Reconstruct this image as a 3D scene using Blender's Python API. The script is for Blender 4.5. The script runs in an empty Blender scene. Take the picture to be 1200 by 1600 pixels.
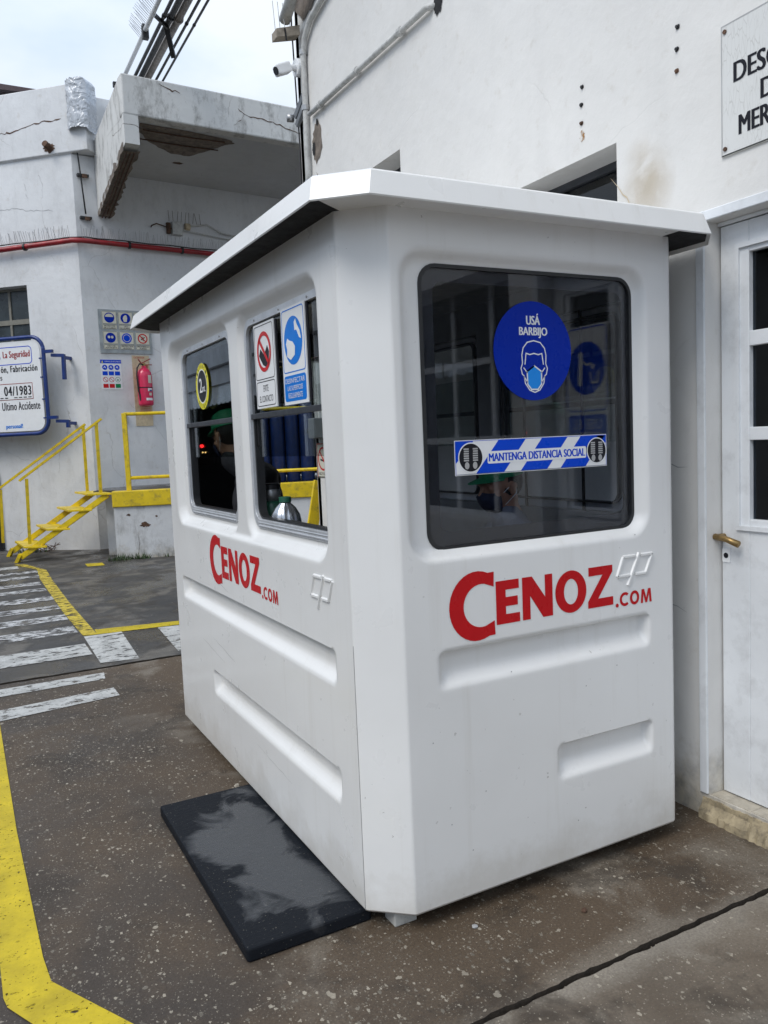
import bpy, math, random
import numpy as np
from mathutils import Vector, Matrix
random.seed(7); np.random.seed(7)
SC = bpy.context.scene; COL = SC.collection; R = math.radians

# ------------------------------------------------------------ camera, sky, sun, exposure
cd = bpy.data.cameras.new('camera'); cam = bpy.data.objects.new('camera', cd); COL.objects.link(cam)
PITCH, ROLL, YAW = .088416, -.043197, .489794
fw = Vector((math.sin(YAW)*math.cos(PITCH), math.cos(YAW)*math.cos(PITCH), -math.sin(PITCH)))
rt = Vector((math.cos(YAW), -math.sin(YAW), 0)); up = rt.cross(fw)
r2 = rt*math.cos(ROLL)+up*math.sin(ROLL); u2 = -rt*math.sin(ROLL)+up*math.cos(ROLL)
cam.matrix_world = Matrix((( r2.x,u2.x,-fw.x,0),(r2.y,u2.y,-fw.y,0),(r2.z,u2.z,-fw.z,1.6),(0,0,0,1)))
cd.sensor_fit = 'VERTICAL'; cd.sensor_height = 24; cd.lens = 1259.3/1600*24
cd.clip_start = .05; cd.clip_end = 1500; SC.camera = cam
SUN_EL, SUN_AZ = R(50), R(252)          # azimuth clockwise from +Y, high behind the left shoulder, veiled
W = bpy.data.worlds.new('World'); SC.world = W; W.use_nodes = True
def build_world():
    nt = W.node_tree; N = nt.nodes; L = nt.links; N.clear()
    out = N.new('ShaderNodeOutputWorld'); bg = N.new('ShaderNodeBackground'); bg.inputs[1].default_value = .1
    sky = N.new('ShaderNodeTexSky'); sky.sky_type = 'NISHITA'; sky.sun_disc = False
    sky.sun_elevation = SUN_EL; sky.sun_rotation = SUN_AZ
    tc = N.new('ShaderNodeTexCoord'); mp = N.new('ShaderNodeMapping'); mp.inputs['Scale'].default_value = (1, 1, 2.2)
    n1 = N.new('ShaderNodeTexNoise'); n1.inputs['Scale'].default_value = 1.7; n1.inputs['Detail'].default_value = 6; n1.inputs['Roughness'].default_value = .52
    r1 = N.new('ShaderNodeValToRGB'); r1.color_ramp.elements[0].position = .38; r1.color_ramp.elements[1].position = .60
    r1.color_ramp.elements[0].color = (4.1, 5.4, 7.4, 1); r1.color_ramp.elements[1].color = (7.1, 7.6, 8.2, 1)
    mx = N.new('ShaderNodeMix'); mx.data_type = 'RGBA'; mx.inputs[0].default_value = .88
    # an overcast sky brightens towards the zenith
    sx = N.new('ShaderNodeSeparateXYZ'); ma = N.new('ShaderNodeMapRange'); ma.inputs[1].default_value = 0; ma.inputs[2].default_value = 1
    ma.inputs[3].default_value = .85; ma.inputs[4].default_value = 1.7
    mu = N.new('ShaderNodeMix'); mu.data_type = 'RGBA'; mu.blend_type = 'MULTIPLY'; mu.inputs[0].default_value = 1
    L.new(tc.outputs['Generated'], mp.inputs[0]); L.new(mp.outputs[0], n1.inputs['Vector']); L.new(n1.outputs[0], r1.inputs[0])
    L.new(tc.outputs['Generated'], sx.inputs[0]); L.new(sx.outputs[2], ma.inputs[0])
    L.new(sky.outputs[0], mx.inputs[6]); L.new(r1.outputs[0], mx.inputs[7])
    L.new(mx.outputs[2], mu.inputs[6]); L.new(ma.outputs[0], mu.inputs[7])
    L.new(mu.outputs[2], bg.inputs[0]); L.new(bg.outputs[0], out.inputs[0])
build_world()
sd = bpy.data.lights.new('sun', 'SUN'); sd.energy = 1.5; sd.angle = R(28); sd.color = (1, .96, .90)
sun = bpy.data.objects.new('sun', sd); COL.objects.link(sun)
sdir = Vector((math.sin(SUN_AZ)*math.cos(SUN_EL), math.cos(SUN_AZ)*math.cos(SUN_EL), math.sin(SUN_EL)))
sun.rotation_euler = sdir.to_track_quat('Z', 'Y').to_euler(); sun.location = (0, 0, 20)
SC.view_settings.view_transform = 'Standard'; SC.view_settings.look = 'None'; SC.view_settings.exposure = 0.29
SC.view_settings.gamma = 1; SC.view_settings.use_curve_mapping = False
SC.render.engine = 'CYCLES'; SC.cycles.use_denoising = True; SC.cycles.max_bounces = 8; SC.cycles.transparent_max_bounces = 16

# ------------------------------------------------------------ helpers
V = lambda *a: Vector(a)
class PL:
    """a plane in the world: u to the right, v up, w outwards"""
    def __init__(s, o, u, v=(0, 0, 1)):
        s.o = Vector(o); s.u = Vector(u).normalized(); s.v = Vector(v).normalized(); s.n = s.u.cross(s.v)
    def __call__(s, u, v, w=0): return s.o+s.u*u+s.v*v+s.n*w
class MB:
    def __init__(s): s.v = []; s.f = []; s.m = []
    def add(s, vs, fs, mi=0):
        b = len(s.v); s.v += [tuple(p) for p in vs]; s.f += [tuple(i+b for i in f) for f in fs]; s.m += [mi]*len(fs); return s
    def hexa(s, p, mi=0):   # 8 points: bottom loop, top loop
        return s.add(p, [(0, 3, 2, 1), (4, 5, 6, 7), (0, 1, 5, 4), (1, 2, 6, 5), (2, 3, 7, 6), (3, 0, 4, 7)], mi)
    def box(s, x0, x1, y0, y1, z0, z1, mi=0):
        return s.hexa([(x0,y0,z0),(x1,y0,z0),(x1,y1,z0),(x0,y1,z0),(x0,y0,z1),(x1,y0,z1),(x1,y1,z1),(x0,y1,z1)], mi)
    def pbox(s, P, u0, u1, v0, v1, w0, w1, mi=0):
        return s.hexa([P(u0,v0,w0),P(u1,v0,w0),P(u1,v1,w0),P(u0,v1,w0),P(u0,v0,w1),P(u1,v0,w1),P(u1,v1,w1),P(u0,v1,w1)], mi)
    def bar(s, a, b, w, h, upv=(0, 0, 1), mi=0):
        a = Vector(a); b = Vector(b); d = (b-a).normalized(); q = d.cross(Vector(upv))
        if q.length < 1e-4: q = d.cross(Vector((1, 0, 0)))
        q.normalize(); t = q.cross(d); q *= w/2; t *= h/2
        return s.hexa([a-q-t, a+q-t, a+q+t, a-q+t, b-q-t, b+q-t, b+q+t, b-q+t], mi)
    def tube(s, pts, r, n=10, mi=0, rs=None):
        pts = [Vector(p) for p in pts]; vs = []; fs = []; k = len(pts); pq = None
        for i, p in enumerate(pts):
            d = ((pts[i]-pts[i-1]).normalized() if i else V(0,0,0))+((pts[i+1]-pts[i]).normalized() if i < k-1 else V(0,0,0))
            d.normalize()
            q = d.orthogonal().normalized() if pq is None else (pq-d*pq.dot(d)).normalized()
            pq = q; t = d.cross(q); rr = rs[i] if rs else r
            vs += [p+(q*math.cos(2*math.pi*j/n)+t*math.sin(2*math.pi*j/n))*rr for j in range(n)]
        for i in range(k-1):
            for j in range(n): fs.append((i*n+j, i*n+(j+1)%n, (i+1)*n+(j+1)%n, (i+1)*n+j))
        fs.append(tuple(range(n-1, -1, -1))); fs.append(tuple((k-1)*n+j for j in range(n)))
        return s.add(vs, fs, mi)
    def lathe(s, c, prof, n=24, mi=0):   # prof: (r,z)
        c = Vector(c); pts = [c+V(0,0,z) for r, z in prof]; vs = []; fs = []
        for (r, z) in prof: vs += [c+V(r*math.cos(2*math.pi*j/n), r*math.sin(2*math.pi*j/n), z) for j in range(n)]
        for i in range(len(prof)-1):
            for j in range(n): fs.append((i*n+j, i*n+(j+1)%n, (i+1)*n+(j+1)%n, (i+1)*n+j))
        fs.append(tuple(range(n-1, -1, -1))); fs.append(tuple((len(prof)-1)*n+j for j in range(n)))
        return s.add(vs, fs, mi)
    def poly(s, P, pts, w=0, mi=0): return s.add([P(u, v, w) for u, v in pts], [tuple(range(len(pts)))], mi)
    def disc(s, P, u, v, r, w=0, ru=None, n=40, mi=0):
        ru = ru or r
        return s.poly(P, [(u+ru*math.cos(2*math.pi*i/n), v+r*math.sin(2*math.pi*i/n)) for i in range(n)], w, mi)
    def ring(s, P, u, v, r1, r0, w=0, n=40, a0=0, a1=360, mi=0):
        A = [R(a0+(a1-a0)*i/n) for i in range(n+1)]
        vs = [P(u+r*math.cos(a), v+r*math.sin(a), w) for a in A for r in (r0, r1)]
        return s.add(vs, [(2*i, 2*i+1, 2*i+3, 2*i+2) for i in range(n)], mi)
    def stroke(s, P, pts, wd, w=0, mi=0, closed=False):
        if closed: pts = list(pts)+[pts[0], pts[1]]
        n = len(pts); L = []
        for i in range(n):
            a = Vector(pts[max(i-1, 0)]); b = Vector(pts[min(i+1, n-1)]); c = Vector(pts[i])
            d1 = (c-a); d2 = (b-c)
            if d1.length < 1e-9: d1 = d2
            if d2.length < 1e-9: d2 = d1
            d1 = d1.normalized(); d2 = d2.normalized(); t = (d1+d2)
            t = t.normalized() if t.length > 1e-6 else d1
            q = Vector((-t.y, t.x))*(wd/2/max(.4, t.dot(d1))); L += [P(*(c-q), w), P(*(c+q), w)]
        if closed: L[0:2] = L[-4:-2]; 
        return s.add(L, [(2*i, 2*i+2, 2*i+3, 2*i+1) for i in range(n-1)], mi)
    def prism(s, P, pts, w0, w1, mi=0):
        n = len(pts); vs = [P(u, v, w0) for u, v in pts]+[P(u, v, w1) for u, v in pts]
        return s.add(vs, [tuple(range(n-1, -1, -1)), tuple(range(n, 2*n))]+[(i, (i+1) % n, n+(i+1) % n, n+i) for i in range(n)], mi)
    def build(s, name, mats, parent=None, smooth=False, base=None, bevel=0, autosmooth=None):
        root = parent
        while root is not None and root.parent is not None: root = root.parent
        if root is not None: b = Vector(root.location)
        elif base is not None: b = Vector(base)
        else:
            a = np.array(s.v); b = Vector((float((a[:,0].min()+a[:,0].max())/2), float((a[:,1].min()+a[:,1].max())/2), float(a[:,2].min())))
        me = bpy.data.meshes.new(name); me.from_pydata([(p[0]-b.x, p[1]-b.y, p[2]-b.z) for p in s.v], [], s.f)
        for m in (mats if isinstance(mats, (list, tuple)) else [mats]): me.materials.append(m)
        if any(s.m): me.polygons.foreach_set('material_index', s.m)
        if smooth or autosmooth: me.polygons.foreach_set('use_smooth', [True]*len(me.polygons))
        if autosmooth: me.set_sharp_from_angle(angle=R(autosmooth))
        me.update(); o = bpy.data.objects.new(name, me); COL.objects.link(o)
        if root is not None: o.parent = parent
        else: o.location = b
        if bevel:
            md = o.modifiers.new('bevel', 'BEVEL'); md.width = bevel; md.segments = 2; md.limit_method = 'ANGLE'; md.angle_limit = R(40)
        return o
def ragged(mb, P, cu, cv, ru, rv, w, n=26, am=.3):
    mb.poly(P, [(cu+ru*(1-am*random.random())*math.cos(2*math.pi*i/n), cv+rv*(1-am*random.random())*math.sin(2*math.pi*i/n)) for i in range(n)], w)
def thing(name, label, cat, loc, group=None):
    o = bpy.data.objects.new(name, None); COL.objects.link(o); o.location = loc; o.empty_display_size = .1
    o['label'] = label; o['category'] = cat
    if group: o['group'] = group
    return o
def tag(o, label, cat, group=None):
    o['label'] = label; o['category'] = cat
    if group: o['group'] = group
    return o
def kind(o, k='structure'): o['kind'] = k; return o
def rrect(u0, u1, v0, v1, r, n=6):
    P = []
    for cu, cv, a in ((u1-r, v1-r, 0), (u0+r, v1-r, 90), (u0+r, v0+r, 180), (u1-r, v0+r, 270)):
        P += [(cu+r*math.cos(R(a+90*i/n)), cv+r*math.sin(R(a+90*i/n))) for i in range(n+1)]
    return P
def ringloop(mb, P, A, B, w0, w1, mi=0):
    """solid frame between outer loop A and inner loop B (same count) from depth w0 to w1"""
    n = len(A); vs = [P(u, v, w0) for u, v in A]+[P(u, v, w0) for u, v in B]+[P(u, v, w1) for u, v in A]+[P(u, v, w1) for u, v in B]
    f = []
    for i in range(n):
        j = (i+1) % n
        f += [(2*n+i, 2*n+j, 3*n+j, 3*n+i), (i, n+i, n+j, j), (i, j, 2*n+j, 2*n+i), (n+i, 3*n+i, 3*n+j, n+j)]
    mb.add(vs, f, mi)
def holed(mb, P, u0, u1, v0, v1, holes, w0, w1):
    """wall with rectangular openings; w1 is the face, w0 the back"""
    us = sorted({u0, u1, *[h[0] for h in holes], *[h[1] for h in holes]}); vs = sorted({v0, v1, *[h[2] for h in holes], *[h[3] for h in holes]})
    us = [u for u in us if u0 <= u <= u1]; vs = [v for v in vs if v0 <= v <= v1]
    solid = lambda i, j: 0 <= i < len(us)-1 and 0 <= j < len(vs)-1 and not any(h[0]-1e-6 <= us[i] and us[i+1] <= h[1]+1e-6 and h[2]-1e-6 <= vs[j] and vs[j+1] <= h[3]+1e-6 for h in holes)
    for i in range(len(us)-1):
        for j in range(len(vs)-1):
            if not solid(i, j): continue
            a, b, c, d = us[i], us[i+1], vs[j], vs[j+1]
            mb.add([P(a,c,w1),P(b,c,w1),P(b,d,w1),P(a,d,w1)], [(0,1,2,3)]); mb.add([P(a,c,w0),P(b,c,w0),P(b,d,w0),P(a,d,w0)], [(3,2,1,0)])
            for (di, dj, e) in ((-1,0,[(a,c),(a,d)]), (1,0,[(b,d),(b,c)]), (0,-1,[(b,c),(a,c)]), (0,1,[(a,d),(b,d)])):
                if not solid(i+di, j+dj):
                    (p, q), (r_, s_) = e; mb.add([P(p,q,w1),P(r_,s_,w1),P(r_,s_,w0),P(p,q,w0)], [(0,1,2,3)])
    return mb
def text(body, P, u0, u1, v0, v1, w, m, parent, name='lettering', bold=0.0, spacing=1, keep=False):
    c = bpy.data.curves.new('t', 'FONT'); c.body = body; c.align_x = 'CENTER'; c.space_character = spacing; c.resolution_u = 4; c.space_line = .9
    o = bpy.data.objects.new('t', c); COL.objects.link(o); dg = bpy.context.evaluated_depsgraph_get()
    me = bpy.data.meshes.new_from_object(o.evaluated_get(dg)); bpy.data.objects.remove(o); bpy.data.curves.remove(c)
    a = np.array([v.co for v in me.vertices]); mn = a.min(0); mx = a.max(0)
    su = (u1-u0)/(mx[0]-mn[0]); sv = (v1-v0)/(mx[1]-mn[1])
    mb = MB(); e = (v1-v0)/(body.count('\n')+1)*bold
    for k in (range(-1, 2) if bold else (0,)): mb.add([P(u0+(p[0]-mn[0])*su+k*e, v0+(p[1]-mn[1])*sv, w+.00012*k) for p in a], [tuple(p.vertices) for p in me.polygons])
    bpy.data.meshes.remove(me); return mb.build(name, m, parent)

# ------------------------------------------------------------ materials
MT = {}
class NB:
    def __init__(s, name):
        s.m = bpy.data.materials.new(name); s.m.use_nodes = True; s.t = s.m.node_tree; s.N = s.t.nodes; s.L = s.t.links
        s.b = s.N['Principled BSDF']; s.out = s.N['Material Output']; s.pos = s.N.new('ShaderNodeNewGeometry').outputs['Position']
    def new(s, k, **kw):
        n = s.N.new(k)
        for a, b in kw.items(): setattr(n, a, b)
        return n
    def vec(s, scale):
        m = s.new('ShaderNodeMapping'); m.inputs['Scale'].default_value = scale; s.L.new(s.pos, m.inputs[0]); return m.outputs[0]
    def noise(s, scale, detail=4, rough=.55, dist=0, v=None):
        n = s.new('ShaderNodeTexNoise'); n.inputs['Scale'].default_value = scale; n.inputs['Detail'].default_value = detail
        n.inputs['Roughness'].default_value = rough; n.inputs['Distortion'].default_value = dist; s.L.new(v or s.pos, n.inputs['Vector']); return n.outputs[0]
    def vor(s, scale, feature='F1', v=None):
        n = s.new('ShaderNodeTexVoronoi'); n.feature = feature; n.inputs['Scale'].default_value = scale; s.L.new(v or s.pos, n.inputs['Vector']); return n
    def ramp(s, f, a, b, c0=(0,0,0,1), c1=(1,1,1,1)):
        r = s.new('ShaderNodeValToRGB'); r.color_ramp.elements[0].position = a; r.color_ramp.elements[1].position = b
        r.color_ramp.elements[0].color = c0; r.color_ramp.elements[1].color = c1; s.L.new(f, r.inputs[0]); return r.outputs[0]
    def math(s, op, a, b=None, clamp=False):
        n = s.new('ShaderNodeMath'); n.operation = op; n.use_clamp = clamp
        for i, x in enumerate((a, b)):
            if x is None: continue
            if isinstance(x, (int, float)): n.inputs[i].default_value = x
            else: s.L.new(x, n.inputs[i])
        return n.outputs[0]
    def mix(s, f, a, b, mode='MIX'):
        n = s.new('ShaderNodeMix'); n.data_type = 'RGBA'; n.blend_type = mode
        for i, x in ((0, f), (6, a), (7, b)):
            if isinstance(x, (int, float)): n.inputs[i].default_value = x
            elif isinstance(x, tuple): n.inputs[i].default_value = (*x[:3], 1)
            else: s.L.new(x, n.inputs[i])
        return n.outputs[2]
    def bump(s, h, strength, dist=.01, prev=None):
        n = s.new('ShaderNodeBump'); n.inputs['Strength'].default_value = strength; n.inputs['Distance'].default_value = dist
        s.L.new(h, n.inputs['Height'])
        if prev: s.L.new(prev, n.inputs['Normal'])
        return n.outputs[0]
    def done(s, color=None, rough=None, normal=None, metal=None, **kw):
        for k, x in (('Base Color', color), ('Roughness', rough), ('Normal', normal), ('Metallic', metal)):
            if x is None: continue
            if isinstance(x, (int, float)): s.b.inputs[k].default_value = x
            elif isinstance(x, tuple): s.b.inputs[k].default_value = (*x[:3], 1)
            else: s.L.new(x, s.b.inputs[k])
        for k, x in kw.items(): s.b.inputs[k.replace('_', ' ')].default_value = x
        return s.m
def simple(name, c, rough=.5, metal=0, var=.12, scale=12, bump=.05, bscale=80, dirt=0, **kw):
    if name in MT: return MT[name]
    b = NB(name); n = b.noise(scale, 5); col = b.mix(b.ramp(n, .3, .7), tuple(x*(1-var) for x in c), tuple(min(1, x*(1+var)) for x in c))
    if dirt: col = b.mix(b.math('MULTIPLY', b.ramp(b.noise(scale*2.3, 7, .7), .5, .72), dirt), col, (.09, .075, .06))
    if name.startswith(('sign_','logo','strip','mask_b','light_blue')): b.b.inputs['Specular IOR Level'].default_value = .15
    rr = b.ramp(b.noise(scale*1.7, 3), .3, .7, (rough*.8,)*3+(1,), (min(1, rough*1.2),)*3+(1,))
    MT[name] = b.done(col, rr, b.bump(b.noise(bscale, 3), bump, .004), metal, **kw); return MT[name]
def wallmat(name, base, stain=(.42, .36, .27), staina=.35, crack=1.0, lump=.5, mold=0.0, basez=None, grey=.12):
    b = NB(name)
    n1 = b.noise(.7, 5, .6); col = b.mix(b.ramp(n1, .3, .7), tuple(x*(1-grey) for x in base), base)
    streak = b.noise(1, 5, .65, v=b.vec((5, 5, .5))); col = b.mix(b.math('MULTIPLY', b.ramp(streak, .5, .8), .22), col, tuple(x*.72 for x in base))
    fine = b.noise(9, 8, .7); col = b.mix(b.math('MULTIPLY', b.ramp(fine, .58, .8), staina), col, stain)
    v = b.new('ShaderNodeTexVoronoi'); v.feature = 'DISTANCE_TO_EDGE'; v.inputs['Scale'].default_value = .8
    ad = b.new('ShaderNodeMix'); ad.data_type = 'VECTOR'; ad.inputs[0].default_value = .22
    nn = b.new('ShaderNodeTexNoise'); nn.inputs['Scale'].default_value = 2.2; nn.inputs['Detail'].default_value = 8; b.L.new(b.pos, nn.inputs['Vector'])
    b.L.new(b.pos, ad.inputs[4]); b.L.new(nn.outputs['Color'], ad.inputs[5]); b.L.new(ad.outputs[1], v.inputs['Vector'])
    cr = b.math('SUBTRACT', 1, b.ramp(v.outputs['Distance'], .001, .0035)); gate = b.ramp(b.noise(.9, 3), .52, .6)
    cm = b.math('MULTIPLY', b.math('MULTIPLY', cr, gate), .75*crack, True); col = b.mix(cm, col, (.16, .14, .12))
    pits = b.math('MULTIPLY', b.math('MULTIPLY', b.ramp(b.noise(30, 4, .7), .67, .7), b.ramp(b.noise(1.6, 3), .5, .62)), .55*crack+.1, True)
    col = b.mix(pits, col, (.25, .23, .2))
    if mold:
        mm = b.math('MULTIPLY', b.ramp(b.noise(4.5, 9, .75, v=b.vec((1, 1, .45))), .5, .68), mold); col = b.mix(mm, col, (.10, .09, .075))
    if basez:
        s = b.new('ShaderNodeSeparateXYZ'); b.L.new(b.pos, s.inputs[0])
        h = b.math('ADD', s.outputs[2], b.math('MULTIPLY', b.noise(6, 6, .7), .5))
        g = b.ramp(h, basez, basez+.22, (1,1,1,1), (0,0,0,1)); col = b.mix(b.math('MULTIPLY', g, .75), col, b.mix(b.ramp(b.noise(14, 6, .7), .4, .65), (.42, .36, .25), (.13, .11, .085)))
    nb = b.bump(b.noise(1.4, 3, .5), lump, .05); nb = b.bump(b.noise(11, 6, .6), .35, .012, nb); nb = b.bump(b.math('SUBTRACT', 1, cm), .5, .01, nb)
    MT[name] = b.done(col, b.ramp(b.noise(5, 3), .3, .7, (.5,.5,.5,1), (.8,.8,.8,1)), nb); return MT[name]
M_WALL = wallmat('painted_plaster', (.77, .755, .725), crack=.15, basez=.32)
M_FAR = wallmat('old_painted_render', (.72, .725, .73), staina=.5, crack=.4, mold=.15)
M_CAN = wallmat('weathered_canopy_paint', (.66, .655, .63), staina=.45, crack=1.6, mold=.75, lump=.3)
M_SOF = wallmat('soffit_paint', (.55, .56, .57), staina=.25, crack=.5, mold=.1)
M_DOCKW = wallmat('dock_wall_paint', (.64, .65, .66), staina=.6, crack=1.4, mold=.5, basez=.2)
M_TRIM = simple('white_gloss_trim', (.72, .74, .76), .4, var=.06, scale=3, bump=.15, bscale=30, dirt=.22)
M_SHED = simple('grey_sheet_metal', (.66, .70, .74), .45, .2, var=.15, scale=1.5)
M_DARK = simple('dark_interior', (.012, .012, .013), .85)
M_BLACK = simple('black_plastic', (.012, .012, .014), .4)
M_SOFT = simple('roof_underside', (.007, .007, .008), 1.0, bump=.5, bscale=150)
M_RUB = simple('black_rubber', (.015, .016, .018), .45)
M_ALU = simple('aluminium_frame', (.68, .70, .73), .42, .55, var=.08, dirt=.15)
M_ALUD = simple('dark_grey_rail', (.05, .055, .065), .4, .3)
M_YEL = simple('yellow_paint', (.72, .52, .010), .42, var=.15, scale=5, bump=.25, bscale=45, dirt=.6)
M_NAVY = simple('navy_paint', (.012, .035, .17), .35, var=.2)
M_RED = simple('red_pipe_paint', (.28, .012, .018), .4, var=.3, scale=8, dirt=.3)
M_EXT = simple('extinguisher_red', (.60, .03, .09), .22, var=.08)
M_STEEL = simple('galvanised_steel', (.42, .42, .42), .4, .85, var=.2)
M_RUST = simple('rusty_iron', (.10, .055, .035), .85, .2, var=.5, scale=20)
M_BRASS = simple('brass', (.36, .24, .10), .4, .85, var=.25, scale=30)
M_CABLE = simple('black_cable', (.015, .015, .016), .5)
M_PIPEW = simple('painted_conduit', (.52, .52, .50), .5, var=.15, dirt=.5)
M_PIPEB = simple('brown_grey_pipe', (.23, .20, .175), .5, .3, var=.3)
M_WHITE = simple('sign_white', (.78, .79, .80), .35, var=.03, bump=.02)
M_CREAM = simple('cream_sign', (.62, .60, .50), .45, var=.08)
M_SBLUE = simple('sign_blue', (.0, .022, .33), .3, var=.03, bump=.01)
M_STRB = simple('strip_blue', (.003, .06, .58), .3, var=.04, bump=.01)
M_SKYB = simple('light_blue_print', (.0, .18, .66), .35, var=.04, bump=.01)
M_MASKB = simple('mask_blue', (.02, .27, .80), .35, var=.02, bump=.01)
M_SRED = simple('sign_red', (.55, .015, .02), .35, var=.05, bump=.01)
M_LRED = simple('logo_red', (.50, .006, .010), .3, var=.05, bump=.02)
M_SBLK = simple('sign_black', (.015, .015, .02), .4, var=.05, bump=.01)
M_SYEL = simple('sign_yellow', (.75, .68, .03), .35, var=.05, bump=.01)
M_SGRN = simple('sign_green', (.01, .22, .08), .4, var=.05, bump=.01)
M_GREYP = simple('print_grey', (.38, .38, .38), .4, bump=.01)
M_TILE = simple('threshold_tile', (.42, .38, .31), .5, var=.2, scale=20, dirt=.4)
M_LINE = simple('booth_lining', (.17, .18, .19), .6, var=.08)
M_SKIN = simple('skin', (.42, .22, .14), .55, var=.12, scale=40, bump=.1)
M_HAIR = simple('dark_hair', (.012, .009, .007), .6, bump=.8, bscale=400)
M_JACK = simple('black_jacket', (.014, .014, .018), .85, var=.3, bump=.4, bscale=60)
M_TEE = simple('charcoal_shirt', (.20, .21, .25), .9, var=.2, bump=.4, bscale=60)
M_CAP = simple('green_cap', (.015, .26, .11), .6, var=.15, bump=.3, bscale=300)
M_TROU = simple('navy_trousers', (.015, .02, .035), .9, var=.2)
M_MASK = simple('dark_face_mask', (.012, .018, .05), .8, var=.2, bump=.4, bscale=100)
M_THG = simple('thermos_green', (.02, .10, .06), .35, var=.2)
M_CYL = simple('blue_cylinder_paint', (.004, .02, .10), .4, var=.3, scale=10, dirt=.3)
M_GREYB = simple('grey_box', (.16, .17, .18), .5)
M_CONC = simple('bare_concrete', (.17, .14, .115), .95, var=.35, scale=14, bump=1, bscale=35, dirt=.5)
M_LAMP = simple('beige_backing', (.55, .45, .30), .6, var=.15, scale=14, dirt=.3)
def gel():
    b = NB('white_gelcoat'); n = b.noise(1.1, 4, .6)
    col = b.mix(b.ramp(n, .3, .7), (.725, .722, .71), (.775, .775, .765))
    # faint vertical run marks and small scuffs
    st = b.noise(1, 6, .7, v=b.vec((14, 14, .7))); col = b.mix(b.math('MULTIPLY', b.ramp(st, .55, .8), .26), col, (.48, .45, .39))
    sc = b.math('MULTIPLY', b.ramp(b.noise(45, 3, .5), .735, .75), b.ramp(b.noise(2.2, 2), .45, .6)); col = b.mix(b.math('MULTIPLY', sc, .5), col, (.2, .18, .16))
    s = b.new('ShaderNodeSeparateXYZ'); b.L.new(b.pos, s.inputs[0])
    g = b.ramp(b.math('ADD', s.outputs[2], b.math('MULTIPLY', b.noise(5, 6, .7), .4)), .28, .42, (1,1,1,1), (0,0,0,1))
    col = b.mix(b.math('MULTIPLY', g, .36), col, (.40, .36, .29))
    nb = b.bump(b.noise(2.4, 2, .4), .25, .02); nb = b.bump(b.noise(26, 4, .5), .12, .003, nb); nb = b.bump(b.noise(260, 2), .05, .001, nb)
    return b.done(col, b.ramp(b.noise(7, 4), .3, .7, (.26,.26,.26,1), (.42,.42,.42,1)), nb, Coat_Weight=.25, Coat_Roughness=.15)
M_GEL = gel()
def glass(name, tint, gl=1.0, rough=0.0):
    b = NB(name); b.N.remove(b.b)
    tr = b.new('ShaderNodeBsdfTransparent'); tr.inputs[0].default_value = (*tint, 1); g = b.new('ShaderNodeBsdfGlossy'); g.inputs['Roughness'].default_value = rough
    fr = b.new('ShaderNodeFresnel'); gm = b.new('ShaderNodeNewGeometry')
    b.L.new(b.math('SUBTRACT', 1.5, b.math('MULTIPLY', gm.outputs['Backfacing'], 1.5-1/1.5)), fr.inputs[0]); f = b.math('MULTIPLY', fr.outputs[0], gl, True)
    mx = b.new('ShaderNodeMixShader'); b.L.new(f, mx.inputs[0]); b.L.new(tr.outputs[0], mx.inputs[1]); b.L.new(g.outputs[0], mx.inputs[2])
    b.L.new(b.bump(b.noise(.8, 1), .02, .01), g.inputs['Normal']); b.L.new(mx.outputs[0], b.out.inputs[0]); return b.m
M_GLASS = glass('clear_glass', (.88, .92, .92), 1.6); M_TINT = glass('tinted_glass', (.86, .88, .92), .8)
M_WGL = glass('window_glass', (.4, .45, .5), 1.0)
M_DGL = simple('dusty_pane', (.035, .045, .05), .25, var=.4, scale=3)

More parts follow.
